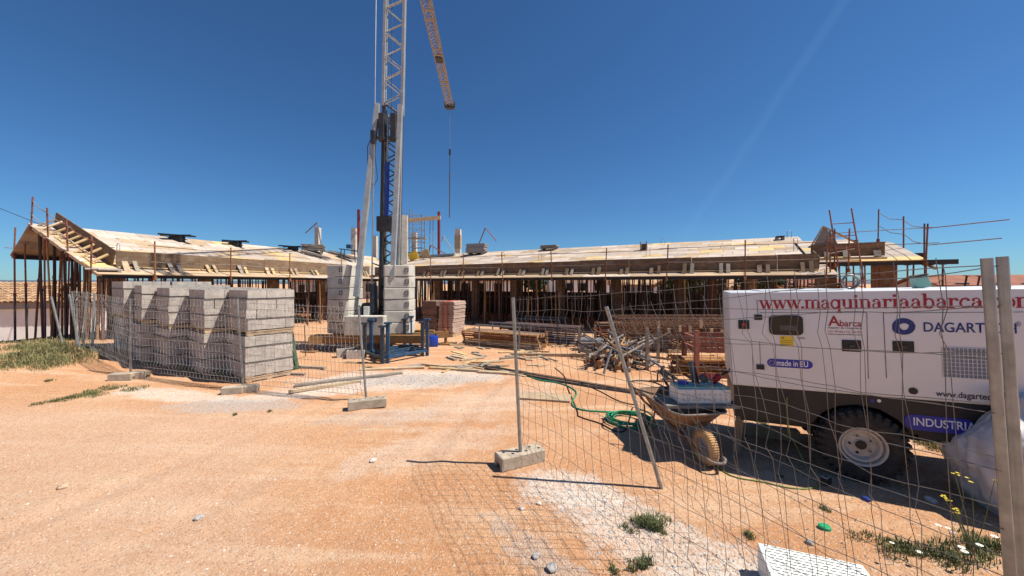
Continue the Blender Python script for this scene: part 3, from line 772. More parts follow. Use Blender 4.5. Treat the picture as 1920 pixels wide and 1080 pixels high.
for z_, l_ in ((1.06, 1.75), (.5, 1.6)):
    MB().tube(EW.world(2.3, -.7, EW.z(-.6) + z_), EW.world(2.3 + l_, -.95, EW.z(-.6) + z_ + .12), .016, n=6).build('scaffold_tube', 'rust', None)
    tag(C.objects[-1], 'upper thin tube jutting right from the raised bay' if z_ > 1 else 'lower thin tube jutting right from the raised bay', 'tube', 'tubes jutting from the raised bay')

# ladder leaning on the eave at the right
b0, b1 = G(1592, 625), AT(1556, 394, 11.3); b1 = AT(1555, 394, 12.35); b0 = V((b1.x - .02, 11.5, 0)); t = T('ladder', 'rust-red steel ladder leaning at the step in the roof', 'ladder', b0)
sx = RU * .56
for k in (0, 1): MB().tube(b0 + sx * k, b1 + sx * k, .022, n=7).build('stile', 'rust_red', t, world=True, smooth=40)
L_ = (b1 - b0).length
for i in range(1, int(L_ / .42)):
    p = b0.lerp(b1, i * .42 / L_); MB().tube(p, p + sx, .014, n=6).build('rung', 'rust_red', t, world=True, smooth=40)
# ---------------------------------------------------------------- things on and above the roofs
def roofpt(w, px, py):
    r = ray(px, py); nv = V((-w.m * w.N.x, -w.m * w.N.y, 1)); p0 = w.world(0, 0, w.z(0) + .03)
    return V((0, 0, EYE)) + r * ((p0 - V((0, 0, EYE))).dot(nv) / r.dot(nv))
random.seed(60)
for px, py, wpx, D, lb in ((596, 427, 8.5, 28, 'slim concrete column left of the red post, above left roof'), (664, 428, 9, 30, 'concrete column just left of the leftmost red steel post'),
                       (704, 443, 7, 31, 'short concrete column seen beside the crane mast'), (758.5, 404, 11, 27.5, 'tallest concrete column, right of the crane mast'),
                       (777, 436, 9, 33, 'concrete column behind the scaffold tower'), (859, 430, 10.5, 32, 'concrete column with broken brown top right of red post')):
    p = AT(px, py, D); t = column(V((p.x, p.y, 0)), p.z, wpx * D / F, 'column', lb, 'bare columns above the roof', True)
    if px == 859:
        MB().box((0, 0, p.z - 1.1), .52, .5, 1.2).build('timber_collar', 'timber', t)
for px, py, D, lb in ((672.5, 393, 29, 'dark red steel post standing left of the crane mast'), (823, 397, 30, 'dark red steel post right of the scaffold tower')):
    p = AT(px, py, D); t = T('steel_post', lb, 'post', (p.x, p.y, 0), 0, 'red steel posts')
    MB().tube((0, 0, .02), (0, 0, p.z), .115, n=14).build('shaft', 'red_steel', t, smooth=40); MB().box((0, 0, .01), .4, .4, .02).build('base_plate', 'red_steel', t)
# scaffold tower
p = AT(779, 392, 30.5); sx0, sx1 = AT(768, 392, 30.5).x, AT(791, 392, 30.5).x
t = T('scaffold_tower', 'grey steel scaffold tower beside the tall concrete column', 'scaffold', (sx0, 30.5, 0))
wd = sx1 - sx0
for x in (0, wd):
    for y in (0, 1.0): MB().tube((x, y, 0), (x, y, p.z - (.4 if x else 0)), .04, n=7).build('standard', 'steel', t, smooth=40)
for k in range(9):
    z = 3.6 + k * .52
    if z > p.z: break
    for y in (0, 1.0): MB().tube((0, y, z), (wd, y, z + rnd(-.02, .02)), .03, n=6).build('ledger', 'steel', t, smooth=40)
    if k % 2: MB().tube((0, 0, z), (wd, 1, z + .5), .018, n=6).build('brace', 'rust', t, smooth=40)
for z in (4.75, 5.95): MB().box((wd / 2, .5, z), wd + .5, .9, .06).build('platform', 'timber_grey', t)
a, c = AT(752, 414, 29.6), AT(826, 408, 29.6)
t = T('timber_beam', 'timber beam spanning from tall column to the right red post', 'beam', a)
MB().bar(a, c, .2, .28).build('plank', 'timber', t, world=True)
for px in (802, 812):
    q = AT(px, 412, 29.6); MB().tube((q.x, q.y, 0), (q.x + (.2 if px == 802 else 0), q.y, q.z), .035, n=6).build('support', 'steel', t, world=True)
def brace(label, pts, D, m='rust_red'):
    P_ = [AT(x, y, D) for x, y in pts]; t = T('bracing_strut', label, 'strut', P_[0], 0, 'inclined struts on the roof')
    for q, r_ in zip(P_, P_[1:]): MB().tube(q, r_, .045, n=6).build('tube', m, t, world=True, smooth=40)
brace('strut leaning on the slim column left of the red post', ((604, 470), (595, 417), (573, 437)), 27.6, 'steel')
brace('inverted V of two rusty struts behind the grey board stack', ((897, 460), (910, 427), (931, 452)), 29, 'rust_red')
brace('thin strut leaning towards column right of red post', ((856, 478), (831, 443), (828, 452)), 31.5, 'steel')
brace('short crossed strut at foot of the right red post', ((800, 482), (808, 460), (835, 476)), 29.5, 'rust_red')
# stacks of boards
def board_stack(label, w, px, py, lx, ly, n, th, m, rz, group='board stacks on the roof', jit=.04):
    p = roofpt(w, px, py); t = T('board_stack', label, 'board stack', (p.x, p.y, p.z), rz, group)
    for sx in (-.35, .35): MB().box((sx * lx, 0, -.05), .1, ly, .3).build('bearer', 'timber_grey', t)
    for i in range(n):
        MB().box((rnd(-jit, jit), rnd(-jit, jit), .1 + th * (i + .5)), lx * rnd(.94, 1.0), ly * rnd(.94, 1), th * .88, Matrix.Rotation(rnd(-.04, .04), 3, 'Z')).build('board', m, t)
board_stack('thick stack of grey-green boards on the right roof ridge', RW, 894, 477, 1.45, .8, 11, .06, 'slate_steel' if False else 'grey_wall', R(-15))
board_stack('low stack of pale boards on the right roof ridge', RW, 1030, 468.5, 1.15, .6, 4, .05, 'timber_grey', R(-25))
board_stack('weathered stack of boards on the left roof ridge', LW, 588, 472, 1.35, .7, 5, .075, 'timber_grey', R(20))
board_stack('couple of thin dark boards near right end of roof', RW, 1462, 449.5, .35, .3, 2, .04, 'prop_dark', R(-25))
def black_cross(label, px, py, s):
    p = roofpt(LW, px, py); t = T('roof_trestle', label, 'trestle', (p.x, p.y, p.z), rnd(-.2, .2), 'black crossed trestles on the left roof')
    MB().bar((-1.0 * s, 0, .28), (1.0 * s, .1, .18), .22, .07).build('arm', 'black', t); MB().bar((-.1, -.8 * s, .15), (.1, .8 * s, .3), .22, .07).build('arm', 'black', t)
    MB().box((.05, 0, .07), .5, .3, .3).build('hub', 'black', t)
black_cross('nearest black crossed trestle on the left ridge', 330, 450, .75); black_cross('middle black crossed trestle on the left ridge', 440, 460, .7); black_cross('far black crossed trestle beside the board stack', 548, 469, .8)
# mesh bundles on the roof near the valley
def bar_bundle(label, pts, n, spread, r, m='rebar', cat='rebar', group='rebar bundles', name='rebar_bundle'):
    t = T(name, label, cat, pts[0], 0, group)
    for i in range(n):
        o = V((rnd(-1, 1) * spread, rnd(-1, 1) * spread, r * 1.2 + r * 2.1 * (i % 3))); MB().pipe([V(p) + o + V((rnd(-.04, .04), rnd(-.04, .04), 0)) for p in pts], r, 5).build('bar', m, t, world=True)
bar_bundle('dark rebar bundle on the left roof near the valley', [roofpt(LW, 565, 474), roofpt(LW, 610, 486)], 22, .35, .02)
bar_bundle('dark rebar bundle below the blue saw on the left roof', [roofpt(LW, 615, 473), roofpt(LW, 668, 488)], 20, .35, .02)
bar_bundle('grey tubes lying on the right roof near the crane', [roofpt(RW, 782, 484), roofpt(RW, 850, 480)], 12, .25, .03, 'steel')
p = roofpt(LW, 655, 489); t = T('site_saw', 'blue steel site saw standing on the left roof by the crane', 'saw', (p.x, p.y, p.z))
for x, y in ((-.45, -.3), (.45, -.3), (-.45, .3), (.45, .3)): MB().bar((x * 1.2, y, -.15), (x, y * .8, .75), .05, .05).build('leg', 'blue_steel', t)
MB().bar((-.6, 0, .82), (.65, 0, .66), .55, .06).build('table', 'slate_steel', t); MB().box((.0, 0, 1.0), .35, .3, .28).build('motor', 'blue_steel', t, bevel=.04)
# form box, yellow panels, lifting loops
p = roofpt(RW, 1207, 469); t = T('column_form', 'small open timber column form standing on right roof', 'form', (p.x, p.y, p.z), R(-25))
for x in (-.16, .16): MB().box((x, 0, .22), .05, .3, .5 if x < 0 else .52).build('side', 'timber_grey', t)
MB().box((0, .12, .15), .27, .04, .42).build('panel', 'ply_edge', t)
p = roofpt(RW, 775, 489); t = T('plywood_sheet', 'bright yellow formwork panel tipped up by the crane', 'panel', p, R(-30)); MB().box((0, 0, .36), .95, .03, .62, Matrix.Rotation(R(-16), 3, 'Y') @ Matrix.Rotation(.3, 3, 'X')).build('sheet', 'panel_yellow', t)
p = AT(785, 487, 25.4); t = T('plywood_sheet', 'brown ply panel propped next to the yellow one', 'panel', roofpt(RW, 797, 486), R(-30)); MB().box((0, 0, .42), .8, .03, .6, Matrix.Rotation(R(-14), 3, 'Y') @ Matrix.Rotation(.3, 3, 'X')).build('sheet', 'ply_tan', t)
for w, px, py, s, lb in ((RW, 1243, 459, .3, 'on the ridge past the column form'), (RW, 1480, 446, .3, 'on ridge left of the ladder'), (RW, 1492, 470, .5, 'near the roof step, tallest'), (RW, 1215, 480, .4, 'below the column form'), (LW, 222, 474, .3, 'at the near corner of left roof'), (RW, 1013, 487, .35, 'near the low board stack'), (RW, 943, 484, .3, 'left of the low board stack')):
    p = roofpt(w, px, py); b = MB(); b.pipe([(-.1, 0, -.05), (-.1, 0, s), (-.06, 0, s + .05), (.06, 0, s + .05), (.1, 0, s), (.1, 0, -.05)], .012, 6)
    o = b.build('lifting_loop', 'steel', smooth=50); o.location = p; o.rotation_euler = (0, 0, rnd(-.5, .2)); tag(o, 'bent rebar lifting loop ' + lb, 'loop', 'lifting loops on the roof')

# ---------------------------------------------------------------- crane
CB = V((-4.32, 12.95, 0)); lean = Matrix.Rotation(R(1.1), 4, 'Y')
cr = T('tower_crane', 'grey self-erecting tower crane with concrete ballast and tan jib', 'crane', M=Matrix.Translation(CB))
def lattice(b, z0, z1, w, n, rc, rd, M, back=True):
    h = w / 2; dz = (z1 - z0) / n; cs = [(-h, -h), (h, -h), (h, h), (-h, h)]
    for x, y in cs: b.bar(M @ V((x, y, z0)), M @ V((x, y, z1)), rc, rc)
    for f in range(4):
        a, c = cs[f], cs[(f + 1) % 4]
        for i in range(n):
            za, zb = z0 + dz * i, z0 + dz * (i + 1); zm = (za + zb) / 2
            b.tube(M @ V((a[0], a[1], za)), M @ V((c[0], c[1], zm)), rd, n=5, caps=False); b.tube(M @ V((c[0], c[1], zm)), M @ V((a[0], a[1], zb)), rd, n=5, caps=False)
LM = lean.to_3x3().to_4x4() @ Matrix.Rotation(R(14), 4, 'Z')
b = MB(); lattice(b, 8.2, 18.2, .62, 12, .085, .022, LM); b.build('upper_mast', 'crane_grey', cr)
b = MB(); lattice(b, .6, 8.3, .56, 11, .10, .025, LM); b.build('lower_mast', 'crane_dark', cr)
b = MB()
for x in (-.2, .2): b.bar(LM @ V((x, .34, .6)), LM @ V((x, .34, 8.2)), .08, .08)
b.bar(LM @ V((.30, -.34, 1.0)), LM @ V((.30, -.34, 8.2)), .07, .08); b.build('rear_guide', 'crane_grey', cr)
def wp(x, y, D): return AT(x, y, D) - CB
b = MB(); b.bar(wp(708, 195, 12.5), wp(668, 556, 11.6), .15, .15); b.build('strut', 'crane_grey', cr)
b = MB(); b.bar(wp(751, 197, 12.4), wp(736, 520, 11.9), .15, .15); b.build('strut', 'crane_grey', cr)
b = MB(); b.tube(wp(707, 0, 12.6) + V((.0, 0, 3)), wp(703, 195, 12.4), .018, n=5); b.tube(wp(702, 240, 12.2), wp(697, 540, 12.0), .022, n=6); b.build('pendant_line', 'steel', cr)
b = MB(); b.tube(wp(736, 0, 12.9) + V((0, 0, 3)), wp(734, 230, 12.9), .012, n=5); b.build('hoist_rope', 'crane_dark', cr)
b = MB(); b.tube(wp(726, 305, 12.3), wp(725, 405, 12.3), .075, n=14); b.build('hydraulic_cylinder', 'blue_cyl', cr, smooth=40)
b = MB(); b.tube(wp(728, 215, 12.3), wp(726, 305, 12.3), .035, n=10); b.build('piston_rod', 'galv', cr, smooth=40)
for x in (717, 739):
    b = MB(); c = wp(x, 237, 12.35); b.box(c, .19, .28, .8); b.box(c - V((0, .05, .45)), .24, .3, .1); b.build('sheave_housing', 'crane_dark', cr, bevel=.015)
b = MB(); c = wp(722, 420, 12.45); b.box(c, .52, .2, .5); b.box(c + V((.08, -.1, .2)), .26, .1, .16); b.build('head_plate', 'crane_dark', cr, bevel=.01)
b = MB(); b.pipe([wp(698, 255, 12.2), wp(689, 275, 12.2), wp(690, 320, 12.2), wp(700, 350, 12.2), wp(708, 335, 12.2), wp(703, 290, 12.2), wp(699, 262, 12.2)], .012, 5); b.build('cable_loop', 'cable_black', cr)
b = MB(); b.box(wp(699, 257, 12.15), .12, .12, .42); b.build('junction_box', 'crane_dark', cr)
# slewing base and winch
b = MB(); b.box((0, 0, .62), 1.0, 1.0, .24); b.box((-.55, -.35, 1.1), .4, .5, .8); b.build('turntable', 'crane_dark', cr, bevel=.03)
b = MB(); b.box(wp(690, 590, 12.0), .18, .3, .55); b.build('control_box', 'box_white', cr, bevel=.01)
b = MB(); b.box(wp(700, 560, 12.1), .16, .25, .95); b.build('winch', 'slate_steel', cr, bevel=.02)
# chassis: cross arms with jacks
b = MB()
for a in (R(20), R(110)):
    d = V((math.cos(a), math.sin(a), 0)); b.bar(V((0, -.6, .36)) - d * 2.2, V((0, -.6, .36)) + d * 2.2, .16, .22)
b.bar((-2.0, -1.1, .40), (1.6, -1.3, .40), .2, .25); b.bar((-2.0, .2, .40), (1.6, .0, .40), .2, .25)
b.build('chassis', 'crane_yellow', cr)
for a in (20, 110, 200, 290):
    d = V((math.cos(R(a)), math.sin(R(a)), 0)) * 2.1 + V((0, -.6, 0))
    b = MB(); b.tube(d + V((0, 0, .03)), d + V((0, 0, .55)), .05, n=10); b.box(d + V((0, 0, .02)), .4, .4, .06); b.build('jack', 'crane_yellow', cr)
def ballast(cx, cy, rz, lx, ly, n, z0, hb):
    for i in range(n):
        k = .13; q = [(-lx / 2 + .03, -ly / 2), (lx / 2 - k, -ly / 2), (lx / 2, -ly / 2 + k), (lx / 2, ly / 2 - k), (lx / 2 - k, ly / 2), (-lx / 2 + k, ly / 2), (-lx / 2, ly / 2 - k), (-lx / 2, -ly / 2 + .03)]
        b = MB(); b.prism([(x, y, 0) for x, y in q], (0, 0, hb * .965))
        M = Matrix.Translation((cx + rnd(-.015, .015) - CB.x, cy + rnd(-.015, .015) - CB.y, z0 + hb * i)) @ Matrix.Rotation(rz + rnd(-.015, .015), 4, 'Z')
        o = put('ballast_block', b.mesh('ballast_block', 'concrete', bevel=.034), cr, M)
        b = MB()
        for dx, dz, sx, sz in ((0, .06, .12, .014), (0, -.06, .12, .014), (-.053, 0, .014, .12), (.053, 0, .014, .12)): b.box((lx / 2 - .2 + dx, -ly / 2 - .004, hb * .55 + dz), sx, .02, sz)
        b.build('lifting_pocket', 'crane_dark', o)
ballast(-5.48, 12.25, R(-22), .80, .86, 6, .54, .37); ballast(-3.72, 12.3, R(10), .92, .85, 6, .54, .37)
b = MB(); k = .03; b.box((-4.62 - CB.x, 11.72 - CB.y, .84), 1.22, .42, .60); o = b.build('ballast_block', 'concrete', cr, bevel=.02)
b = MB(); b.box((-4.35 - CB.x, 11.505 - CB.y, 1.02), .28, .012, .12); b.build('cast_plate', 'crane_dark', o)
# jib overhead, reaching away from the camera
b = MB(); j0, j1 = V((-4.35, 12.95, 18)), V((-5.55, 33.0, 18))
d = (j1 - j0); dn = d.normalized(); sd = V((dn.y, -dn.x, 0)); n = 34
A = [j0 + d * (i / n) for i in range(n + 1)]
lo = [(p - sd * .3, p + sd * .3, p + V((0, 0, .62))) for p in A]
for k in range(3): b.tube(lo[0][k], lo[-1][k], .045, n=6)
for i in range(n):
    p, q = lo[i], lo[i + 1]
    b.tube(p[0], p[1], .02, n=4, caps=False); b.tube(p[0], q[1], .02, n=4, caps=False); b.tube(p[0], ((p[2] + q[2]) / 2), .02, n=4, caps=False); b.tube(q[0], ((p[2] + q[2]) / 2), .02, n=4, caps=False)
    b.tube(p[1], ((p[2] + q[2]) / 2), .02, n=4, caps=False); b.tube(q[1], ((p[2] + q[2]) / 2), .02, n=4, caps=False)
jb = b.build('jib', 'jib', cr, world=True)
for f in (.2, .42, .46, .60, .63, .72, .80, .83, .96): MB().box(j0 + d * f + V((0, 0, -.03)), .6, .12, .05, Matrix.Rotation(math.atan2(-dn.x, dn.y), 3, 'Z')).build('splice_plate', 'jib', cr, world=True)
b = MB(); c = j0 + d * .66; b.box(c + V((0, 0, .1)), .45, .6, .3, Matrix.Rotation(math.atan2(-dn.x, dn.y), 3, 'Z')); b.build('trolley', 'crane_dark', cr, world=True)
b = MB(); c = j1; b.box(c + V((0, .1, 0)), .75, .4, .35); b.tube(c + V((-.42, 0, -.1)), c + V((-.42, 0, .4)), .06); b.tube(c + V((.42, 0, -.1)), c + V((.42, 0, .4)), .06); b.build('jib_head', 'crane_dark', cr, world=True)
h0 = V((AT(841, 280, 33).x, 33, 0)); zt = AT(841, 280, 33).z; zb = AT(841, 408, 33).z
b = MB(); b.tube(j1 - V((0, 0, .1)), (j1.x, 33, zt), .008, n=4); b.build('hook_rope', 'steel', cr, world=True)
b = MB(); b.box((j1.x, 33, zt - .25), .16, .16, .5); b.tube((j1.x, 33, zt - .5), (j1.x, 33, zt - 2.1), .035, n=6); b.build('hook_block', 'crane_dark', cr, world=True)
b = MB(); b.tube((j1.x, 33, zt - 2.0), (j1.x - .03, 33, zb), .06, .045, n=6); b.build('chain_sling', 'rebar', cr, world=True)

# ---------------------------------------------------------------- yard: stillages, bricks, can
def stillage(label, cs, h, m, group=None):
    t = T('stillage', label, 'stillage', cs[0], 0, group)
    for p in cs:
        MB().bar(p, p + V((0, 0, h)), .088, .088).build('post', m, t, world=True)
        b = MB(); b.prism([p + V((-.085, -.085, h)), p + V((.085, -.085, h)), p + V((.085, .085, h)), p + V((-.085, .085, h))], (0, 0, .05)); b.build('stacking_cup', m, t, world=True)
    for i in range(4):
        p, q = cs[i] + V((0, 0, .16)), cs[(i + 1) % 4] + V((0, 0, .16)); MB().bar(p, q, .05, .07).build('rail', m, t, world=True)
    for f in (.35, .68): MB().bar(cs[0].lerp(cs[1], f) + V((0, 0, .15)), cs[3].lerp(cs[2], f) + V((0, 0, .15)), .05, .05).build('rail', m, t, world=True)
    return t
stillage('blue steel stillage frame in front of the crane ballast', [G(696, 669), G(727, 681), G(801, 667), G(770, 656)], 1.06, 'blue_steel', 'stillage frames by the crane')
stillage('darker slate stillage frame nested behind the blue one', [G(684, 671), G(717, 682), G(792, 668), G(759, 657)], .98, 'slate_steel', 'stillage frames by the crane')
# stack of flat hollow bricks
random.seed(71); p = G(828, 631); t = T('brick_stack', 'tall leaning stack of thin clay slabs, shaded and lit halves coloured apart, red strapped', 'brick stack', (p.x, p.y + .55, 0), R(-22))
MB().box((0, 0, .06), 1.45, 1.0, .12).build('pallet', 'timber', t)
for i in range(17):
    for s_ in (-1, 1):
        MB().box((s_ * .36 + rnd(-.02, .02) + i * .004 * s_, rnd(-.02, .02), .125 + .077 * (i + .5)), .70, .95, .068, Matrix.Rotation(rnd(-.03, .03), 3, 'Z')).build('slab', 'brick_shaded' if s_ < 0 else 'brick_lit', t)  # left slabs darker, right paler: side shade and light put into the colour
for x in (.25, .48): MB().box((x, -.005, .78), .035, 1.03, 1.33).build('strap', 'strap_red', t)
p = G(813, 650); t = T('jerrycan', 'blue plastic jerrycan beside the blue stillage', 'jerrycan', p, .3)
MB().box((0, 0, .19), .29, .24, .38).build('body', 'plastic_blue', t, bevel=.04, smooth=40); MB().tube((.07, 0, .38), (.07, 0, .43), .03, n=10).build('cap', 'black', t); MB().pipe([(-.1, 0, .37), (-.1, 0, .42), (.0, 0, .42), (.0, 0, .37)], .015, 6).build('handle', 'plastic_blue', t)
# hollow block by the crane foot
def hollow_block(b, lx, ly, lz, nh=2, wall=.03):
    b.obox((-lx / 2, -ly / 2, 0), (lx, 0, 0), (0, wall, 0), (0, 0, lz)); b.obox((-lx / 2, ly / 2 - wall, 0), (lx, 0, 0), (0, wall, 0), (0, 0, lz))
    for i in range(nh + 1):
        x = -lx / 2 + (lx - wall) * i / nh; b.obox((x, -ly / 2 + wall, 0), (wall, 0, 0), (0, ly - 2 * wall, 0), (0, 0, lz * .995))
    b.obox((-lx / 2 + wall, -ly / 2 + wall, 0), (lx - 2 * wall, 0, 0), (0, ly - 2 * wall, 0), (0, 0, lz * .35)); return b
for px, py, rz, lb in ((648, 667, .5, 'loose hollow concrete block under the crane, left one'), (668, 670, .2, 'loose hollow concrete block under the crane, right one')):
    o = hollow_block(MB(), .48, .24, .24).build('hollow_block', 'block'); o.location = G(px, py + 2); o.rotation_euler = (0, 0, rz); tag(o, lb, 'concrete block', 'loose blocks by the crane')
# ---------------------------------------------------------------- pallets of concrete blocks
random.seed(80)
PA, PBv = V((.577, .817, 0)), V((-.817, .577, 0))
BX, BY, BZ = .19, .60, .216
bb = MB(); w_ = .028
bb.obox((0, 0, 0), (BX - .004, 0, 0), (0, w_, 0), (0, 0, BZ - .003)); bb.obox((0, BY - .006 - w_, 0), (BX - .004, 0, 0), (0, w_, 0), (0, 0, BZ - .003))
bb.obox((0, w_, 0), (w_, 0, 0), (0, BY - .006 - 2 * w_, 0), (0, 0, BZ - .003)); bb.obox((BX - .004 - w_, w_, 0), (w_, 0, 0), (0, BY - .006 - 2 * w_, 0), (0, 0, BZ - .003))
bb.obox((w_, BY / 2 - .018, .01), (BX - .004 - 2 * w_, 0, 0), (0, .03, 0), (0, 0, BZ - .014)); bb.obox((w_, w_, .005), (BX - .004 - 2 * w_, 0, 0), (0, BY - .006 - 2 * w_, 0), (0, 0, .06))
BM = bb.mesh('block', 'block', normals=False)
plank = MB().box((0, 0, 0), 1, 1, 1).mesh('plank', 'timber')
strapm = {}
def block_pallet(corner, z0, rz, label, group, base=.13):
    M = FR(corner, PA, PBv, V((0, 0, 1))); M = Matrix.Translation((0, 0, z0)) @ M @ Matrix.Rotation(rz, 4, 'Z')
    t = T('block_pallet', label, 'block pallet', M=M, group=group)
    pl = put('pallet', MB().box((.475, .605, .095), .93, 1.18, .022).mesh('pallet', 'timber'), t)
    for i in range(3):
        put('bearer', plank, pl, Matrix.Translation((.475, .07 + .535 * i, .05)) @ Matrix.Diagonal((.93, .09, .068, 1)))
        put('plank', plank, pl, Matrix.Translation((.08 + .395 * i, .605, .008)) @ Matrix.Diagonal((.1, 1.17, .016, 1)))
        put('plank', plank, pl, Matrix.Translation((.08 + .395 * i, .605, .117)) @ Matrix.Diagonal((.14, 1.19, .018, 1)))
    for k in range(4):
        for j in range(2):
            dj = rnd(-.012, .012) + j * .012
            for i in range(5):
                put('block', BM, t, Matrix.Translation((i * BX + rnd(-.005, .005) + (dj if i == 0 else 0), j * (BY + .006) + rnd(-.004, .004), base + k * BZ)) @ Matrix.Rotation(rnd(-.008, .008), 4, 'Z'))
    for z in (.40, .80):
        b = MB(); y0, y1, x0, x1 = -.012, 1.222, -.016, .965; zz = z + rnd(-.03, .03)
        for p, q in (((x0, y0), (x1, y0)), ((x1, y0), (x1, y1)), ((x1, y1), (x0, y1)), ((x0, y1), (x0, y0))): b.bar((*p, zz), (*q, zz + rnd(-.02, .02)), .004, .016)
        b.build('strap', 'strap', t)
cor = [(-5.70, 7.90), (-6.93, 8.30), (-8.15, 8.78), (-9.33, 9.28), (-10.42, 9.92)]
names = ['nearest corner, beside the gap', 'second from the gap', 'middle of the row', 'fourth from the gap', 'leftmost, by the weeds']
for i, (x, y) in enumerate(cor):
    p = V((x, y, 0)); z = max(.02, H(x, y) + .0); tilt = rnd(-.03, .03)
    block_pallet(p, z, tilt, 'lower pallet of grey blocks in front row, ' + names[i], 'pallets of concrete blocks')
    block_pallet(p + V((rnd(-.03, .03), rnd(-.03, .03), 0)), z + .13 + 4 * BZ + .003, tilt + rnd(-.035, .035), 'upper pallet of grey blocks in front row, ' + names[i], 'pallets of concrete blocks')
    if i > 0:
        q = p + PA * 1.03 + PBv * .30
        block_pallet(q, z, 0, 'lower pallet of grey blocks in back row, hidden behind the front row', 'back row of block pallets')
        block_pallet(q, z + .13 + 4 * BZ + .003, rnd(-.02, .02), 'upper pallet of grey blocks in back row, only its top showing', 'back row of block pallets')

# ---------------------------------------------------------------- temporary mesh fencing
def fence_panel(label, BL, BR, TL, TR, nv, posts, wob=.006, r=.0021, group='mesh fence panels', seed=0, pr=.021, fold=.035, wm='wire'):
    t = T('mesh_fence', label, 'fence panel', BL, 0, group)
    BL, BR, TL, TR = map(V, (BL, BR, TL, TR)); nrm = (BR - BL).cross(TL - BL).normalized()
    FO = ((.06, .105, .15), (.46, .505, .55), (.84, .885, .93))
    def pos(u, v):
        p = BL.lerp(BR, u).lerp(TL.lerp(TR, u), v); f = 0
        for a, m_, c in FO:
            if a < v < c: f = 1 - abs(v - m_) / (m_ - a)
        k = V((u * 5 + seed, v * 3, seed * 1.7))
        return p + nrm * (fold * f + wob * 3 * noise.noise(k) + wob * 2.5 * noise.noise(k * 3.1)) + (BR - BL).normalized() * wob * noise.noise(k * 4 + V((9, 0, 0))) + V((0, 0, wob * 1.5 * noise.noise(k * 1.7 + V((0, 7, 0)))))
    vv = [0, .06, .105, .15, .25, .36, .46, .505, .55, .65, .75, .84, .885, .93, 1.0, 1.018]
    b = MB()
    for i in range(1, nv):
        u = (i + .12 * noise.noise(V((i * 3.3, seed, 0)))) / nv; b.pipe([pos(u, v) for v in vv], r, 4, caps=False)
    for v in (.0, .06, .15, .255, .36, .46, .55, .65, .745, .84, .93, 1.0):
        b.pipe([pos(i / 24, v) for i in range(25)], r * 1.05, 4, caps=False)
    stuff(b.build('wire_mesh', wm, t, world=True, normals=False))
    for a, c in posts: MB().tube(a, c, pr, n=12).build('post', 'galv', t, world=True, smooth=40)
    return t
A0 = V((.105, 4.40, .13)); A1 = AT(962, 558, 4.38)
Rb, Rt = V((1.835, 1.30, .02)), AT(1850, 484, 1.30)
Qb, Qt = V((1.92, 1.335, .02)), AT(1879, 481, 1.335)
fence_panel('bent wire mesh fence panel in the foreground, from concrete foot to twin posts', A0, Rb.lerp(Rt, .07), A1 - V((0, 0, .03)), Rt - V((0, 0, .03)), 30, [(A0 - V((0, 0, .08)), A1)], .012, .0018, seed=2)
MB().tube(Rb, Rt, .0155, n=14).build('post', 'galv', C.objects[-3] if False else [o for o in C.objects if o.name == 'mesh_fence'][0], world=True, smooth=40)
B0 = GH(1240, 916); B1 = AT(1137, 575, 4.0)
fence_panel('slumped mesh fence panel behind the foreground one, its end post leaning', B0 + V((0, 0, .12)), Qb.lerp(Qt, .07), B1 - V((0, 0, .03)), Qt - V((0, 0, .04)), 18, [(B0, B1)], .016, .0018, seed=5)
MB().tube(Qb, Qt, .0155, n=14).build('post', 'galv', [o for o in C.objects if o.name == 'mesh_fence.001'][0], world=True, smooth=40)
P1, P2, P3 = V((-8.77, 8.5, H(-8.77, 8.5))), V((-5.52, 7.58, 0)), V((-2.67, 6.77, 0))
T1, T2, T3 = AT(244, 562, 8.5), AT(445, 563, 7.58), AT(672, 578, 6.8)
up = V((0, 0, .10))
fence_panel('mesh fence panel in front of the block pallets', P1 + up, P2 + up, T1, T2, 34, [(P1 + up * .5, T1 + V((0, 0, .03))), (P2 + up * .5, T2 + V((0, 0, .03)))], .006, .0034, seed=8, wm='wire_far')
fence_panel('mesh fence panel between pallets and the thin leaning post', P2 + up + V((.06, 0, 0)), P3 + up, T2 - V((-.06, 0, .05)), T3, 32, [(P3 + up * .5, T3 + V((0, 0, .03)))], .006, .0032, seed=11, wm='wire_far')
P0 = V((-12.0, 10.2, H(-12, 10.2))); T0 = P0 + V((-.2, .05, 1.55))
fence_panel('mesh fence panel climbing the weedy bank at far left', P0 + up, P1 + up + V((-.05, .05, 0)), T0, T1 + V((-.06, .05, 0)), 34, [(P0, T0)], .010, .0036, seed=14, wm='wire_far')
for (a, c, D, lb) in (((96, 556), (118, 650), 10.6, 'leftmost loose galvanised post leaning on the weedy bank'), ((130, 552), (149, 660), 10.3, 'second loose fence post from left on bank'), ((163, 546), (156, 655), 10.6, 'upright loose fence post beside the block pallets'), ((177, 550), (173, 655), 10.5, 'loose post nearest the left block pallet'), ((52, 570), (49, 628), 12.5, 'short dark post in front of the white house')):
    q = AT(c[0], c[1], D); q.z = H(q.x, q.y) - .02; o = MB().tube(q, AT(a[0], a[1], D), .026 if D < 12 else .018, n=10).build('fence_post', 'galv' if D < 12 else 'rebar', smooth=40); tag(o, lb, 'post', 'loose fence posts on the bank')
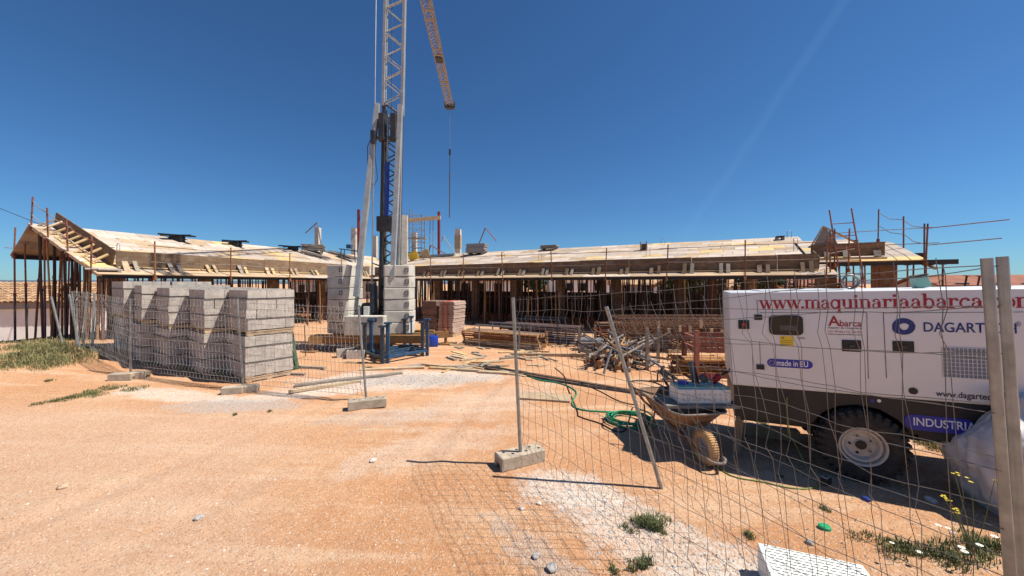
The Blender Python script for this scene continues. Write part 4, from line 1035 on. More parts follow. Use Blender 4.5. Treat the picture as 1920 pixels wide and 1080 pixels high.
# concrete feet
def foot(px, py, rz, lx, ly, lz, label, holes=True):
    p = GH(px, py); t = T('anchor_block', label, 'concrete foot', (p.x, p.y, p.z - .005), rz, 'concrete feet of the fence')
    b = MB(); q = lz * .42; x0 = lx / 2
    b.prism([(-x0, -ly / 2, 0), (-x0, -ly / 4, 0), (-x0, -ly / 4, q * .8), (-x0, -ly / 6, q), (-x0, ly / 6, q), (-x0, ly / 4, q * .8), (-x0, ly / 4, 0), (-x0, ly / 2, 0), (-x0, ly / 2, lz), (-x0, -ly / 2, lz)], (lx, 0, 0))
    b.build('body', 'footing', t, bevel=.010, seg=1)
    if holes:
        for i in range(6):
            x, y = -lx * .38 + lx * .15 * i + .02, ly * .17 * (-1 if i % 2 else 1)
            MB().lathe([(.0, .0), (.019, .0), (.019, .0015), (.0, .0015)], 12, (x, y, lz + .0005)).build('socket', 'prop_dark', t)  # flat dark discs, the holes' inner shade put into their colour
foot(975, 868, R(26), .58, .22, .155, 'pierced concrete foot holding the foreground fence post')
foot(689, 763, R(22), .62, .20, .15, 'weathered concrete foot under the thin post, mid yard')
foot(438, 737, R(17), .36, .2, .14, 'left of two concrete feet at the nearest block pallet', False); foot(469, 734, R(20), .30, .2, .14, 'right of two concrete feet at the nearest block pallet', False)
foot(230, 712, R(14), .42, .2, .15, 'left of two pale concrete feet on the red bank', False); foot(260, 709, R(14), .34, .2, .15, 'right of two pale concrete feet on the red bank', False)

# ---------------------------------------------------------------- generator trailer
GA = V((2.75, 4.60, .504)); gx = V((.894, -.447, .0285)).normalized(); gy = V((.447, .894, 0)).normalized(); gz = gx.cross(gy).normalized()
GM = FR(GA, gx, gy, gz); GI = GM.inverted()
gen = T('generator_trailer', 'white and black generator set on a road trailer behind the mesh fence', 'generator', M=GM)
def gp(px, py, y=0.0):
    o = GI @ V((0, 0, EYE)); d = GI.to_3x3() @ ray(px, py); q = o + d * ((y - o.y) / d.y); return q.x, q.z
GL, GWd, ZB, ZT = 3.35, 1.25, .385, 1.54
MB().obox((0, 0, ZB), (GL, 0, 0), (0, GWd, 0), (0, 0, ZT - ZB)).build('canopy', 'gen_white', gen, bevel=.022, seg=3, smooth=40)
wx, _ = gp(1614, 848)
# black base with wheel arch
prof = [(.02, .0), (wx - .47, -.0), (wx - .47, .02)]
for i in range(9): a = math.pi * (1 - i / 8); prof.append((wx + .45 * math.cos(a), -.15 + .43 * math.sin(a) if math.sin(a) > .4 else .02))
prof += [(wx + .47, .02), (wx + .47, -.02), (GL - .02, -.02), (GL - .02, ZB - .002), (.02, ZB - .002)]
MB().prism([(x, .012, z) for x, z in prof], (0, GWd - .024, 0)).build('base', 'gen_black', gen)
MB().obox((.1, .2, -.10), (GL - .2, 0, 0), (0, .85, 0), (0, 0, .11)).build('chassis', 'gen_black', gen)
def rect(name, m, x0, x1, z0, z1, y=-.006, d=.012, parent=None, bevel=0, seg=2):
    return MB().obox((x0, y, z0), (x1 - x0, 0, 0), (0, d, 0), (0, 0, z1 - z0)).build(name, m, parent or gen, bevel=bevel, seg=seg)
def prect(name, m, a, c, y=-.006, d=.012, **k):
    x0, z1 = gp(*a); x1, z0 = gp(*c); return rect(name, m, x0, x1, z0, z1, y, d, **k)
# door seams
def seam(pts):
    b = MB(); q = [gp(*p) for p in pts]
    for (xa, za), (xb, zb) in zip(q, q[1:]): b.bar((xa, -.0005, za), (xb, -.0005, zb), .004, .008, (0, 1, 0))
    b.build('door_seam', 'seam', gen)
seam([(1424, 586), (1625, 586), (1628, 710)]); seam([(1662, 709), (1656, 587), (1918, 585)]); seam([(1419, 562), (1421, 590)]); seam([(1424, 640), (1426, 685)])
# observation window
def rrect(cx, cz, w, h, r, y, d, n=6):
    pts = []
    for qx, qz, a0 in ((1, 1, 0), (-1, 1, 90), (-1, -1, 180), (1, -1, 270)):
        for i in range(n + 1): a = R(a0 + 90 * i / n); pts.append((cx + qx * (w / 2 - r) + r * math.cos(a), y, cz + qz * (h / 2 - r) + r * math.sin(a)))
    return MB().prism(pts, (0, d, 0))
(x0, z1), (x1, z0) = gp(1441, 591), gp(1506, 629); wz = ((x0 + x1) / 2, (z0 + z1) / 2, x1 - x0, z1 - z0)
wf = rrect(wz[0], wz[1], wz[2], wz[3], .05, -.012, .015).build('window', 'black', gen)
rrect(wz[0], wz[1], wz[2] - .03, wz[3] - .03, .04, -.015, .006).build('pane', 'glass_dark', wf)
MB().box((wz[0] + .02, -.016, wz[1] - .03), wz[2] * .5, .004, .06).build('control_panel', 'screen_grey', wf)
# emergency stop, hinges, latches, caps
q = prect('stop_plate', 'black', (1384, 600), (1405, 617), -.012, .014); x_, z_ = gp(1394, 608)
MB().lathe([(0, -.045), (.022, -.045), (.026, -.035), (.016, -.02), (.016, -.01)], 14, (x_, 0, z_), 'Y').build('stop_button', 'txt_red', q, smooth=40)
for a, c in (((1414, 590), (1429, 600)), ((1418, 683), (1433, 693))): prect('hinge', 'black', a, c, -.014, .016)
for i, (a, c) in enumerate((((1578, 637), (1615, 660)), ((1673, 639), (1714, 662)))):
    h_ = prect('latch', 'black', a, c, -.010, .012, bevel=.003); x_, z_ = gp((a[0] + c[0]) / 2, (a[1] + c[1]) / 2); MB().box((x_, -.016, z_), .05, .014, .03).build('handle', 'crane_dark', h_)
x_, z_ = gp(1712, 733); MB().lathe([(0, -.012), (.034, -.012), (.036, .002)], 20, (x_, 0, z_), 'Y').build('fuel_cap', 'black', gen, smooth=40)
# intake grille
(x0, z1), (x1, z0) = gp(1766, 651), gp(1866, 712); gr_ = rect('grille', 'grille_dark', x0, x1, z0, z1, -.003, .006)
b = MB()
for i in range(13): x = x0 + (x1 - x0) * i / 12; b.bar((x, -.006, z0), (x, -.006, z1), .005, .004, (0, 1, 0))
for i in range(9): z = z0 + (z1 - z0) * i / 8; b.bar((x0, -.0075, z), (x1, -.0075, z), .005, .004, (0, 1, 0))
b.build('grille_bars', 'grille_wire', gr_)
# ---- lettering
def text_mesh(name, s_, x0, x1, z0, z1, m, y=-.004, bold=.0, parent=None, shear=0):
    cu = bpy.data.curves.new('t', 'FONT'); cu.body = s_; cu.extrude = .0; cu.offset = bold; cu.shear = shear; cu.resolution_u = 6
    ob = bpy.data.objects.new('t', cu); C.objects.link(ob); bpy.context.view_layer.update()
    me = bpy.data.meshes.new_from_object(ob); bpy.data.objects.remove(ob)
    X = [v.co.x for v in me.vertices]; Y = [v.co.y for v in me.vertices]; a, c, e, f = min(X), max(X), min(Y), max(Y)
    for v in me.vertices: v.co = V((x0 + (v.co.x - a) / (c - a) * (x1 - x0), y, z0 + (v.co.y - e) / (f - e) * (z1 - z0)))
    me.materials.clear(); me.materials.append(MAT[m]); return put(name, me, parent or gen)
def ptext(name, s_, a, c, m, **k):
    x0, z1 = gp(*a); x1 = gp(*c)[0]; z0 = gp(a[0], c[1])[1]; return text_mesh(name, s_, x0, x1, z0, z1, m, **k)
# serif lettering for the web address: hand-drawn strokes
def el(cx, cz, rx, rz, a0, a1, n=14): return [(cx + rx * math.cos(R(a0 + (a1 - a0) * i / n)), cz + rz * math.sin(R(a0 + (a1 - a0) * i / n))) for i in range(n + 1)]
TK, TN = .23, .085
def stem(x, z0, z1): return ([(x, z0), (x, z1)], TK)
def serif(x, z, w=.46): return ([(x - w / 2, z), (x + w / 2, z)], TN)
GLY = {
 'w': (1.42, [([(.15, .97), (.45, .0)], TK), ([(.45, .0), (.72, .97)], TN), ([(.68, .97), (.98, .0)], TK), ([(.98, 0), (1.27, .97)], TN), serif(.13, .96), serif(.66, .96), serif(1.28, .96, .34)]),
 '.': (.36, [([(.18, .0), (.18, .24)], .25)]),
 'm': (1.55, [stem(.25, 0, .97), stem(.78, 0, .72), stem(1.31, 0, .72), (el(.53, .7, .25, .25, 160, 0), .11), (el(1.06, .7, .25, .25, 160, 0), .11), serif(.25, .04), serif(.78, .04), serif(1.31, .04), serif(.15, .95, .28)]),
 'n': (1.05, [stem(.25, 0, .97), stem(.80, 0, .70), (el(.54, .7, .26, .25, 160, 0), .11), serif(.25, .04), serif(.80, .04), serif(.15, .95, .28)]),
 'u': (1.05, [stem(.23, .28, .97), stem(.78, .0, .97), (el(.5, .3, .27, .26, 180, 340), .11), serif(.15, .95, .3), serif(.70, .95, .3), serif(.86, .04, .28)]),
 'i': (.55, [stem(.26, 0, .97), serif(.26, .04), serif(.17, .95, .3), ([(.24, 1.17), (.24, 1.42)], .25)]),
 'r': (.82, [stem(.26, 0, .97), serif(.27, .04, .52), serif(.16, .95, .28), (el(.58, .68, .26, .25, 150, 60), .12), ([(.68, .70), (.68, .92)], .20)]),
 'a': (.95, [stem(.66, .04, .70), (el(.42, .70, .24, .24, 0, 165), .11), ([(.24, .66), (.24, .84)], .17), (el(.40, .27, .23, .24, 100, 380), .13), ([(.42, .54), (.66, .60)], TN), ([(.66, .06), (.90, .07)], TN)]),
 'q': (1.05, [stem(.78, -.46, .97), (el(.44, .48, .32, .46, 30, 330), .16), serif(.78, -.43)]),
 'b': (1.05, [stem(.25, .02, 1.46), serif(.15, 1.44, .3), (el(.54, .48, .32, .46, 150, -150), .16)]),
 'c': (.88, [(el(.50, .48, .34, .45, 45, 320), .16), ([(.70, .68), (.70, .88)], .19)]),
 'o': (1.0, [(el(.50, .48, .36, .45, 0, 360, 24), .17)]),
}
def serif_text(name, s_, a, c, m):   # a: px of left baseline, c: px of right baseline, xh px at left
    b = MB(); x = 0; k = 0; items = []
    for ch in s_:
        w, st = GLY[ch]
        for pts, th in st: items.append(([(x + p[0], p[1]) for p in pts], th))
        x += w * .93
    (xa, za), (xb, zb) = gp(*a), gp(*c); sc = (xb - xa) / x; zs = sc * 1.02
    for pts, th in items:
        yy = -.004 - .00012 * k; k = (k + 1) % 9
        P_ = [V((p[0] * sc, 0, p[1] * zs)) for p in pts]; vs = []
        for i, p in enumerate(P_):
            d = (P_[min(i + 1, len(P_) - 1)] - P_[max(i - 1, 0)]).normalized(); n_ = V((-d.z, 0, d.x)) * th * sc / 2; vs += [p + n_, p - n_]
        vs = [V((v.x + xa, yy, v.z + za + (zb - za) * v.x / (xb - xa))) for v in vs]
        b.add(vs, [(2 * i, 2 * i + 1, 2 * i + 3, 2 * i + 2) for i in range(len(P_) - 1)])
    return b.build(name, m, gen, normals=False)
serif_text('lettering', 'www.maquinariaabarca.com', (1424, 579), (1947, 577), 'txt_red')
ptext('lettering', 'DAGARTECH', (1731, 604), (1906, 622), 'txt_navy', bold=.012); ptext('lettering', '®', (1904, 603), (1914, 612), 'txt_navy')
ptext('lettering', 'www.dagartech.com', (1754, 731.5), (1905, 746), 'txt_dark', bold=.012)
rect('label_plate', 'gen_white', *(lambda p, q: (p[0], q[0], q[1], p[1]))(gp(1551, 589), gp(1618, 630)), -.002, .003)
ptext('lettering', 'A', (1552, 592), (1575, 611), 'txt_red', bold=.015, y=-.006); ptext('lettering', 'barca', (1574, 600), (1615, 612), 'txt_red', y=-.006, bold=.01)
ptext('lettering', 'Alquiler de maquinaria', (1552, 612.5), (1616, 617), 'txt_dark', y=-.006); ptext('lettering', '722 179 566 / 722 162 855', (1552, 619.5), (1616, 623), 'txt_red', y=-.006); ptext('lettering', 'www.maquinariaabarca.com', (1552, 624.5), (1617, 628.5), 'txt_dark', y=-.006)
(x0, z1), (x1, z0) = gp(1438, 672), (gp(1524, 689)[0], gp(1438, 687)[1]); rrect((x0 + x1) / 2, (z0 + z1) / 2, x1 - x0, z1 - z0, (z1 - z0) / 2 - .001, -.004, .006).build('badge', 'badge_blue', gen)
ptext('lettering', 'made in EU', (1456, 674.5), (1515, 685), 'txt_white', y=-.007, bold=.012)
b = MB(); cx_, cz_ = gp(1447, 680)
for i in range(12): a = i * math.pi / 6; b.box((cx_ + .026 * math.cos(a), -.006, cz_ + .026 * math.sin(a)), .006, .003, .006)
b.build('star_ring', 'sticker_yellow', gen)
st = prect('sticker', 'sticker_yellow', (1462, 630), (1488, 650), -.004, .006)
MB().prism([V((gp(1465, 634.5)[0], -.0055, gp(1465, 634.5)[1])), V((gp(1470, 634.5)[0], -.0055, gp(1470, 634.5)[1])), V((gp(1467.5, 631)[0], -.0055, gp(1467.5, 631)[1]))], (0, .002, 0)).build('hazard_triangle', 'txt_dark', st)
text_mesh('lettering', 'WARNING', gp(1472, 0)[0], gp(1486, 0)[0], gp(1480, 635)[1], gp(1480, 631.5)[1], 'txt_dark', y=-.007, parent=st)
for k in range(3): z = gp(1475, 638 + 3.6 * k)[1]; rect('print_line', 'txt_dark', gp(1464, 640)[0], gp(1486, 640)[0], z - .003, z, -.0055, .003, st)
# swirl emblem
b = MB(); cx_, cz_ = gp(1694, 612); ro = gp(1716, 612)[0] - cx_; n = 40; vs = []
for i in range(n + 1): a = 2 * math.pi * i / n; ko = ro * (1 + .10 * max(0, math.cos(1.5 * a + .6)) ** 6); vs += [V((cx_ + ko * math.cos(a), -.004, cz_ + ko * .98 * math.sin(a))), V((cx_ + ro * (.40 + .04 * math.sin(3 * a)) * math.cos(a) + ro * .05, -.004, cz_ + ro * .40 * math.sin(a) - ro * .02))]
b.add(vs, [(2 * i, 2 * i + 2, 2 * i + 3, 2 * i + 1) for i in range(n)]); b.build('emblem', 'txt_navy', gen, normals=False)
(x0, z1), (x1, z0) = gp(1696, 776), (gp(1830, 806)[0], gp(1696, 804)[1]); rrect((x0 + x1) / 2, (z0 + z1) / 2, x1 - x0, z1 - z0, (z1 - z0) * .45, .006, .008).build('badge', 'badge_blue', gen)
ptext('lettering', 'INDUSTRIAL', (1713, 782.5), (1842, 797.5), 'txt_white', y=.004, bold=.012)
for px, m in ((1636, 'badge_blue'), (1649, 'txt_white')): x_, z_ = gp(px, 752); MB().lathe([(0, 0), (.017, 0), (.017, .004), (0, .004)], 14, (x_, .008, z_), 'Y').build('badge', m, gen)
prect('tow_pocket', 'black', (1448, 734), (1488, 756), .008, .008)
# scuffs are in the paint; prop legs, wheels, axle
def wheel(y, sgn):
    t = bpy.data.objects.new('wheel', None); C.objects.link(t); t.parent = gen; zc = (GI @ V((GM @ V((wx, y, 0))) - V((0, 0, (GM @ V((wx, y, 0))).z - .385)))).z
    t.matrix_basis = Matrix.Translation((wx, y, zc)) @ Matrix.Rotation(0 if sgn < 0 else math.pi, 4, 'Z')
    b = MB(); b.lathe([(.205, -.085), (.225, -.105), (.30, -.115), (.355, -.095), (.376, -.07), (.378, .07), (.355, .095), (.30, .115), (.225, .105), (.205, .085)], 48, axis='Y', closed=True)
    b.build('tyre', 'rubber', t, smooth=50)
    b = MB()
    for i in range(30):
        a = 2 * math.pi * i / 30
        for s_ in (-1, 1):
            aa = a + s_ * .05; rv = V((math.cos(aa), 0, math.sin(aa))); tv = V((-math.sin(aa), 0, math.cos(aa)))
            b.obox(rv * .352 + V((0, s_ * .104, 0)) - tv * .022, tv * .044, rv * .038, V((0, -s_ * .085, 0)))
            b.obox(rv * .315 + V((0, s_ * .112, 0)) - tv * .020, tv * .040, rv * .048, V((0, -s_ * .03, 0)))
    b.build('tread', 'rubber', t)
    b = MB(); b.lathe([(.0, -.03), (.05, -.035), (.06, -.02), (.13, -.02), (.15, -.06), (.172, -.068), (.185, -.045), (.19, -.09), (.208, -.10), (.212, -.085), (.2, -.02), (.2, .08)], 36, axis='Y'); rm = b.build('rim', 'rim', t, smooth=35)
    MB().lathe([(0, -.05), (.045, -.048), (.05, -.03)], 20, axis='Y').build('hub', 'black', rm, smooth=40)
    for i in range(5): a = i * 1.2566 + .6; MB().lathe([(0, -.036), (.013, -.036), (.013, -.018)], 6, (.095 * math.cos(a), 0, .095 * math.sin(a)), 'Y').build('nut', 'rubber', rm)
wheel(.02, -1); wheel(GWd - .02, 1)
zc = -.12; MB().tube((wx, .1, zc), (wx, GWd - .1, zc), .04, n=10).build('axle', 'gen_black', gen)
def toL(p): return GI @ V(p)
b = MB(); b.bar(toL((2.86, 4.72, H(2.86, 4.72))), toL((2.97, 4.80, .52)), .07, .07); b.build('support_leg', 'timber', gen)
b = MB(); b.bar(toL((3.15, 5.1, H(3.1, 5.1))), toL((3.12, 5.1, .50)), .06, .09); b.build('support_leg', 'prop_dark', gen)
b = MB(); b.bar(toL((3.3, 5.35, .06)), toL((3.95, 5.1, .06)), .15, .14); o = b.build('chock', 'timber', gen)
b = MB(); b.obox((.35, .15, ZT), (.0001 + .8, 0, 0), (0, .9, 0), (0, 0, .012)); b.build('roof_hatch', 'gen_white', gen, bevel=.004)
# coil of wire standing on the generator roof, small tin and rods
x_, _z = gp(1614, 540); t = T('wire_coil', 'small coil of galvanised wire standing on the generator roof', 'wire coil', GM @ V((x_, .30, ZT)), R(-20))
b = MB()
for i in range(9):
    o_ = V((rnd(-.004, .004), -.025 + .006 * i, .093)); rr = .070 + rnd(0, .014); b.pipe([o_ + V((rr * math.cos(a * .2618), 0, rr * math.sin(a * .2618))) for a in range(24)], .0055, 6, closed=True)
b.build('windings', 'galv', t, smooth=60)
q = GM @ V((gp(1780, 535)[0], .55, ZT)); t = T('tin', 'battered pale blue tin lying on the generator roof', 'tin', q, R(-20)); MB().box((0, 0, .07), .13, .1, .135, Matrix.Rotation(R(-14), 3, 'Y')).build('body', 'box_green', t, bevel=.01); MB().box((-.018, 0, .145), .13, .1, .012, Matrix.Rotation(R(-14), 3, 'Y')).build('lid', 'prop_dark', t)
MB().pipe([(.06, -.03, .13), (.16, -.03, .14), (.20, 0, .11), (.17, .02, .06), (.07, .02, .05)], .005, 5).build('handle', 'rust', t)
# ---------------------------------------------------------------- wheelbarrow and what lies in it
random.seed(90)
wc = GH(1322, 869); fx = V((.13, -.99, 0)).normalized(); WM = FR(V((wc.x, wc.y, wc.z)), fx, V((-fx.y, fx.x, 0)), V((0, 0, 1)))
wb = T('wheelbarrow', 'rusty wheelbarrow with tan tyre, loaded with a white box', 'wheelbarrow', M=WM)
w_ = bpy.data.objects.new('wheel', None); C.objects.link(w_); w_.parent = wb; w_.matrix_basis = Matrix.Translation((0, 0, .2))
b = MB(); b.lathe([(.115, -.035), (.13, -.05), (.165, -.055), (.192, -.035), (.2, 0), (.192, .035), (.165, .055), (.13, .05), (.115, .035)], 36, axis='Y', closed=True); b.build('tyre', 'tyre_tan', w_, smooth=50)
b = MB()
for i in range(46):
    a = i * 2 * math.pi / 46; rv = V((math.cos(a), 0, math.sin(a))); tv = V((-math.sin(a), 0, math.cos(a))); b.obox(rv * .192 - tv * .005 - V((0, .04, 0)), tv * .01, rv * .012, V((0, .08, 0)))
b.build('tread', 'tyre_tan', w_)
MB().lathe([(0, -.05), (.03, -.05), (.04, -.02), (.12, -.025), (.12, .025), (.04, .02), (.03, .05), (0, .05)], 20, axis='Y').build('hub', 'grey_wall', w_, smooth=40)
for s_ in (-1, 1):
    b = MB(); b.pipe([(.10, s_ * .11, .16), (-.05, s_ * .125, .2), (-.35, s_ * .18, .30), (-1.0, s_ * .26, .44), (-1.42, s_ * .30, .62)], .017, 8); b.build('frame_tube', 'rust', wb, smooth=50)
    MB().tube((-1.33, s_ * .29, .575), (-1.46, s_ * .302, .64), .022, n=8).build('grip', 'cable_black', wb, smooth=40)
    b = MB(); b.pipe([(-.75, s_ * .23, .38), (-.82, s_ * .26, .06), (-.82, s_ * .26, .012), (-.95, s_ * .26, .012), (-1.0, s_ * .26, .40)], .013, 7); b.build('leg', 'rust', wb, smooth=50)
    b = MB(); b.bar((-.05, s_ * .12, .19), (-.22, s_ * .2, .42), .035, .008); b.build('brace', 'timber_grey', wb)
b = MB(); b.pipe([(.06, -.115, .17), (.22, -.10, .14), (.27, -.05, .13), (.275, 0, .13), (.27, .05, .13), (.22, .10, .14), (.06, .115, .17)], .016, 8); b.build('bumper', 'timber_grey', wb, smooth=60)
def tray_ring(z, x0, x1, y, r, n=5):
    pts = []
    for sx, sy, a0 in ((1, 1, 0), (-1, 1, 90), (-1, -1, 180), (1, -1, 270)):
        for i in range(n + 1):
            a = R(a0 + 90 * i / n); cx = (x1 - r) if sx > 0 else (x0 + r); pts.append(V((cx + r * math.cos(a), sy * (y - r) + r * math.sin(a), z(cx + r * math.cos(a)) if callable(z) else z)))
    return pts
rim_z = lambda x: .60 - .03 * (x + .5)
rings = [tray_ring(.33, -.78, -.30, .19, .06), tray_ring(.36, -.84, -.22, .22, .08), tray_ring(rim_z, -1.05, -.02, .34, .14), tray_ring(lambda x: rim_z(x) - .006, -1.07, .0, .355, .15), tray_ring(lambda x: rim_z(x) - .015, -1.04, -.03, .332, .13), tray_ring(.375, -.82, -.25, .20, .07)]
b = MB(); n = len(rings[0])
for r_ in rings: b.v += [tuple(v) for v in r_]
for k in range(len(rings) - 1): b.f += [(k * n + i, k * n + (i + 1) % n, (k + 1) * n + (i + 1) % n, (k + 1) * n + i) for i in range(n)]
b.f += [tuple(range(n))[::-1], tuple(range(5 * n, 6 * n))]; b.build('tray', 'tray', wb, smooth=50)
b = MB(); b.pipe(tray_ring(lambda x: rim_z(x) + .002, -1.07, .0, .355, .15), .011, 6, closed=True); b.build('rim', 'timber_grey', wb, smooth=60)
BMx = WM @ Matrix.Translation((-.34, .12, .608)) @ Matrix.Rotation(R(-8), 4, 'Z')
o = put('plank', MB().box((0, 0, .018), .42, .92, .035).mesh('plank', 'timber_grey'), None, BMx); tag(o, 'short grey board laid across the wheelbarrow tray', 'board')
t = T('electric_box', 'white distribution box with pale green lid on the wheelbarrow', 'electric box', M=BMx @ Matrix.Translation((-.01, .04, .037)))
MB().box((0, 0, .09), .30, .66, .18).build('body', 'box_white', t, bevel=.012); MB().box((-.02, 0, .192), .28, .64, .03).build('lid', 'box_green', t, bevel=.01)
for j in range(2):
    for i in range(9): MB().lathe([(.012, .0), (.015, .0), (.015, .0015), (.012, .0015)], 10, (.151, -.27 + .066 * i, .055 + .06 * j), 'X', closed=True).build('knockout', 'grille_dark', t)
MB().box((-.03, -.20, .225), .08, .12, .04).build('socket', 'plastic_blue', t, bevel=.008)
b = MB(); b.tube((-.05, -.02, .20), (-.10, -.06, .47), .045, n=12); b.tube((.03, .02, .28), (.09, .06, .33), .055, n=14); b.build('plug', 'slate_steel', t, smooth=40)
MB().lathe([(0, .0), (.045, 0), (.045, .01), (0, .01)], 16, (.09, .05, .33), 'X').build('plug_face', 'txt_red', t)
MB().tube((-.06, .2, .22), (-.02, .28, .32), .04, n=10).build('connector', 'txt_red', t, smooth=40)
b = MB(); b.pipe([(-.02, .28, .32), (-.04, .40, .36), (-.10, .55, .55), (-.1, .85, .80)], .012, 6); b.build('lead', 'cable_black', t, smooth=60)
b = MB(); b.pipe([(-.05, -.30, .22), (-.06, -.36, .34), (-.1, -.42, .38), (-.1, -.50, .32), (-.06, -.52, .22)], .010, 6); b.build('lead', 'cable_black', t, smooth=60)
def cable(name, label, pts, r, m, cat='cable', lift=None, sm_=4):
    P_ = [V(p) for p in pts]
    Q = []
    for i in range(len(P_) - 1):
        p0, p1, p2, p3 = P_[max(i - 1, 0)], P_[i], P_[i + 1], P_[min(i + 2, len(P_) - 1)]
        for k in range(sm_):
            s = k / sm_; Q.append(.5 * ((2 * p1) + (p2 - p0) * s + (2 * p0 - 5 * p1 + 4 * p2 - p3) * s * s + (3 * p1 - p0 - 3 * p2 + p3) * s ** 3))
    Q.append(P_[-1]); return tag(MB().pipe(Q, r, 7).build(name, m, smooth=60), label, cat)
def gpts(l, r): return [GH(*p) + V((0, 0, r)) for p in l]
cable('black_cable', 'black cable looping over the wheelbarrow handles', [WM @ V(p) for p in ((-.75, -.25, .62), (-1.05, -.42, .64), (-1.3, -.30, .66), (-1.25, .0, .65), (-.9, .05, .63), (-.6, -.1, .63))], .012, 'cable_black')
cable('black_cable', 'thin black cable trailing on dirt below the hose coil', gpts([(1040, 690), (1058, 706), (1062, 722), (1082, 770), (1086, 782), (1125, 795), (1150, 808), (1168, 810), (1178, 795), (1186, 765)], .01), .010, 'cable_black')
cable('black_cable', 'black cable lying beside the rebar towards the barrow', gpts([(1085, 718), (1120, 732), (1150, 748), (1170, 756), (1190, 760)], .01), .009, 'cable_black')
cable('garden_hose', 'green hose snaking from the yard towards its coil', gpts([(900, 685), (972, 697), (1005, 712), (1050, 720), (1080, 735), (1074, 752), (1074, 762), (1092, 770), (1125, 773), (1155, 774)], .014), .014, 'hose_green', 'hose')
c = GH(1180, 790); Q = []
for i in range(130):
    a = i * .3; rr = .30 + .05 * math.sin(i * .21) + .03 * math.sin(i * .053); Q.append(c + V((math.cos(a) * rr * 1.0 + .05 * math.sin(i * .05), math.sin(a) * rr * .95, .014 + .012 * (i // 21) + .008 * math.sin(i * .7))))
tag(MB().pipe(Q, .013, 6).build('hose_coil', 'hose_green', smooth=60), 'green hose lying coiled left of the wheelbarrow', 'hose')
Q = gpts([(1335, 866), (1370, 893), (1430, 905), (1480, 916), (1520, 917), (1545, 908)], .008); cable('earth_cable', 'yellow-green cable on the dirt running to a black plug', Q, .008, 'cable_lime')
cable('earth_cable', 'thin lime cable dropping from the generator base to dirt', [GM @ V((.55, -.03, .30)), GM @ V((.55, -.04, -.1)), GH(1490, 870) + V((0, 0, .25)), GH(1525, 900) + V((0, 0, .008)), GH(1545, 906) + V((0, 0, .012))], .006, 'cable_lime')
p = GH(1549, 908); t = T('cable_plug', 'black and grey cable plug dropped on the dirt by the wheel', 'plug', p, .5); MB().box((0, 0, .035), .10, .07, .07).build('body', 'black', t, bevel=.012); MB().box((.0, 0, .075), .07, .05, .02).build('clip', 'steel', t, bevel=.004)
# bottle caps and litter
for px, py, m, lb, s in ((1624, 938, 'txt_navy', 'dark blue plastic cap on dirt in front of the trailer wheel', .035), (1546, 991, 'pet_green', 'crushed green plastic lid lying on the dirt', .045)):
    p = GH(px, py); t = T('plastic_cap', lb, 'cap', (p.x, p.y, p.z), 0, 'plastic litter'); MB().lathe([(0, .03), (s * .8, .03), (s, .022), (s, 0)], 20).build('body', m, t, smooth=30)
    MB().lathe([(s * 1.02, .004), (s * 1.06, .006), (s * 1.02, .010)], 20, closed=True).build('rim', m, t)
# ---------------------------------------------------------------- white slotted slab bottom right
a, c, e = AT(1420, 1018, 2.75), AT(1617, 1062, 2.53), AT(1380, 1053, 2.56)
u = V((c.x - a.x, c.y - a.y, 0)); L_ = u.length; u.normalize(); n_ = V((u.y, -u.x, 0)); 
t = T('foam_slab', 'white slotted insulation slab at the bottom right edge', 'slab', M=FR(V((a.x, a.y, H(a.x, a.y) + .0)), u, V((-u.y, u.x, 0)), V((0, 0, 1))))
MB().box((L_ / 2, -.21, .105), L_, .42, .21).build('body', 'foam', t, bevel=.008)
b = MB()
for j in range(13):
    for i in range(11):
        x = .03 + i * (L_ - .06) / 11 + (j % 2) * .02; b.box((x + .02, -.02 - j * .031, .2105), .038 + rnd(-.006, .006), .009, .0016, Matrix.Rotation(rnd(-.03, .03), 3, 'Z'))
stuff(b.build('slots', 'slot', t))
# ---------------------------------------------------------------- big white sack
p = GH(1850, 985); t = T('bulk_sack', 'bulging white plastic bulk sack behind the twin posts', 'sack', (4.90, 3.45, H(4.9, 3.45)), R(-20))
b = MB(); n, m_ = 96, 60; vs = []
for j in range(m_ + 1):
    v = j / m_; z = 1.10 * v
    for i in range(n):
        a = 2 * math.pi * i / n; sq = (abs(math.cos(a)) ** 4 + abs(math.sin(a)) ** 4) ** -.25
        rad = .44 * sq * (1 + .10 * math.sin(v * 3.1)) * (1 - .70 * ss(.35, 1.0, v)) * (.90 + .10 * ss(0, .12, v))
        q = V((rad * math.cos(a) - .12 * v, rad * math.sin(a), z)); k = noise.noise(q * 2.3 + V((4, 1, 0))) * .10 + noise.noise(q * 6) * .035 + abs(noise.noise(V((math.cos(a) * 4, math.sin(a) * 4, v * 2.2)))) * .11 * (.25 + .75 * v) - abs(noise.noise(q * 5 + V((0, 0, 8)))) * .07 - abs(noise.noise(q * 11)) * .03
        q += V((math.cos(a), math.sin(a), 0)) * k * (.3 + .7 * v); q.z += noise.noise(q * 3.1) * .08 * v; vs.append(q)
b.add(vs, [(j * n + i, j * n + (i + 1) % n, (j + 1) * n + (i + 1) % n, (j + 1) * n + i) for j in range(m_) for i in range(n)] + [tuple(range(n))[::-1], tuple(range(m_ * n, m_ * n + n))])
b.build('bag', 'bag', t, smooth=80)
b = MB(); b.pipe([(-.40, -.16, .88), (-.36, -.12, 1.02), (-.28, -.06, 1.09), (-.20, 0, 1.09)], [.012, .02, .03, .03], 8); b.build('strap', 'bag_teal', t, smooth=60)
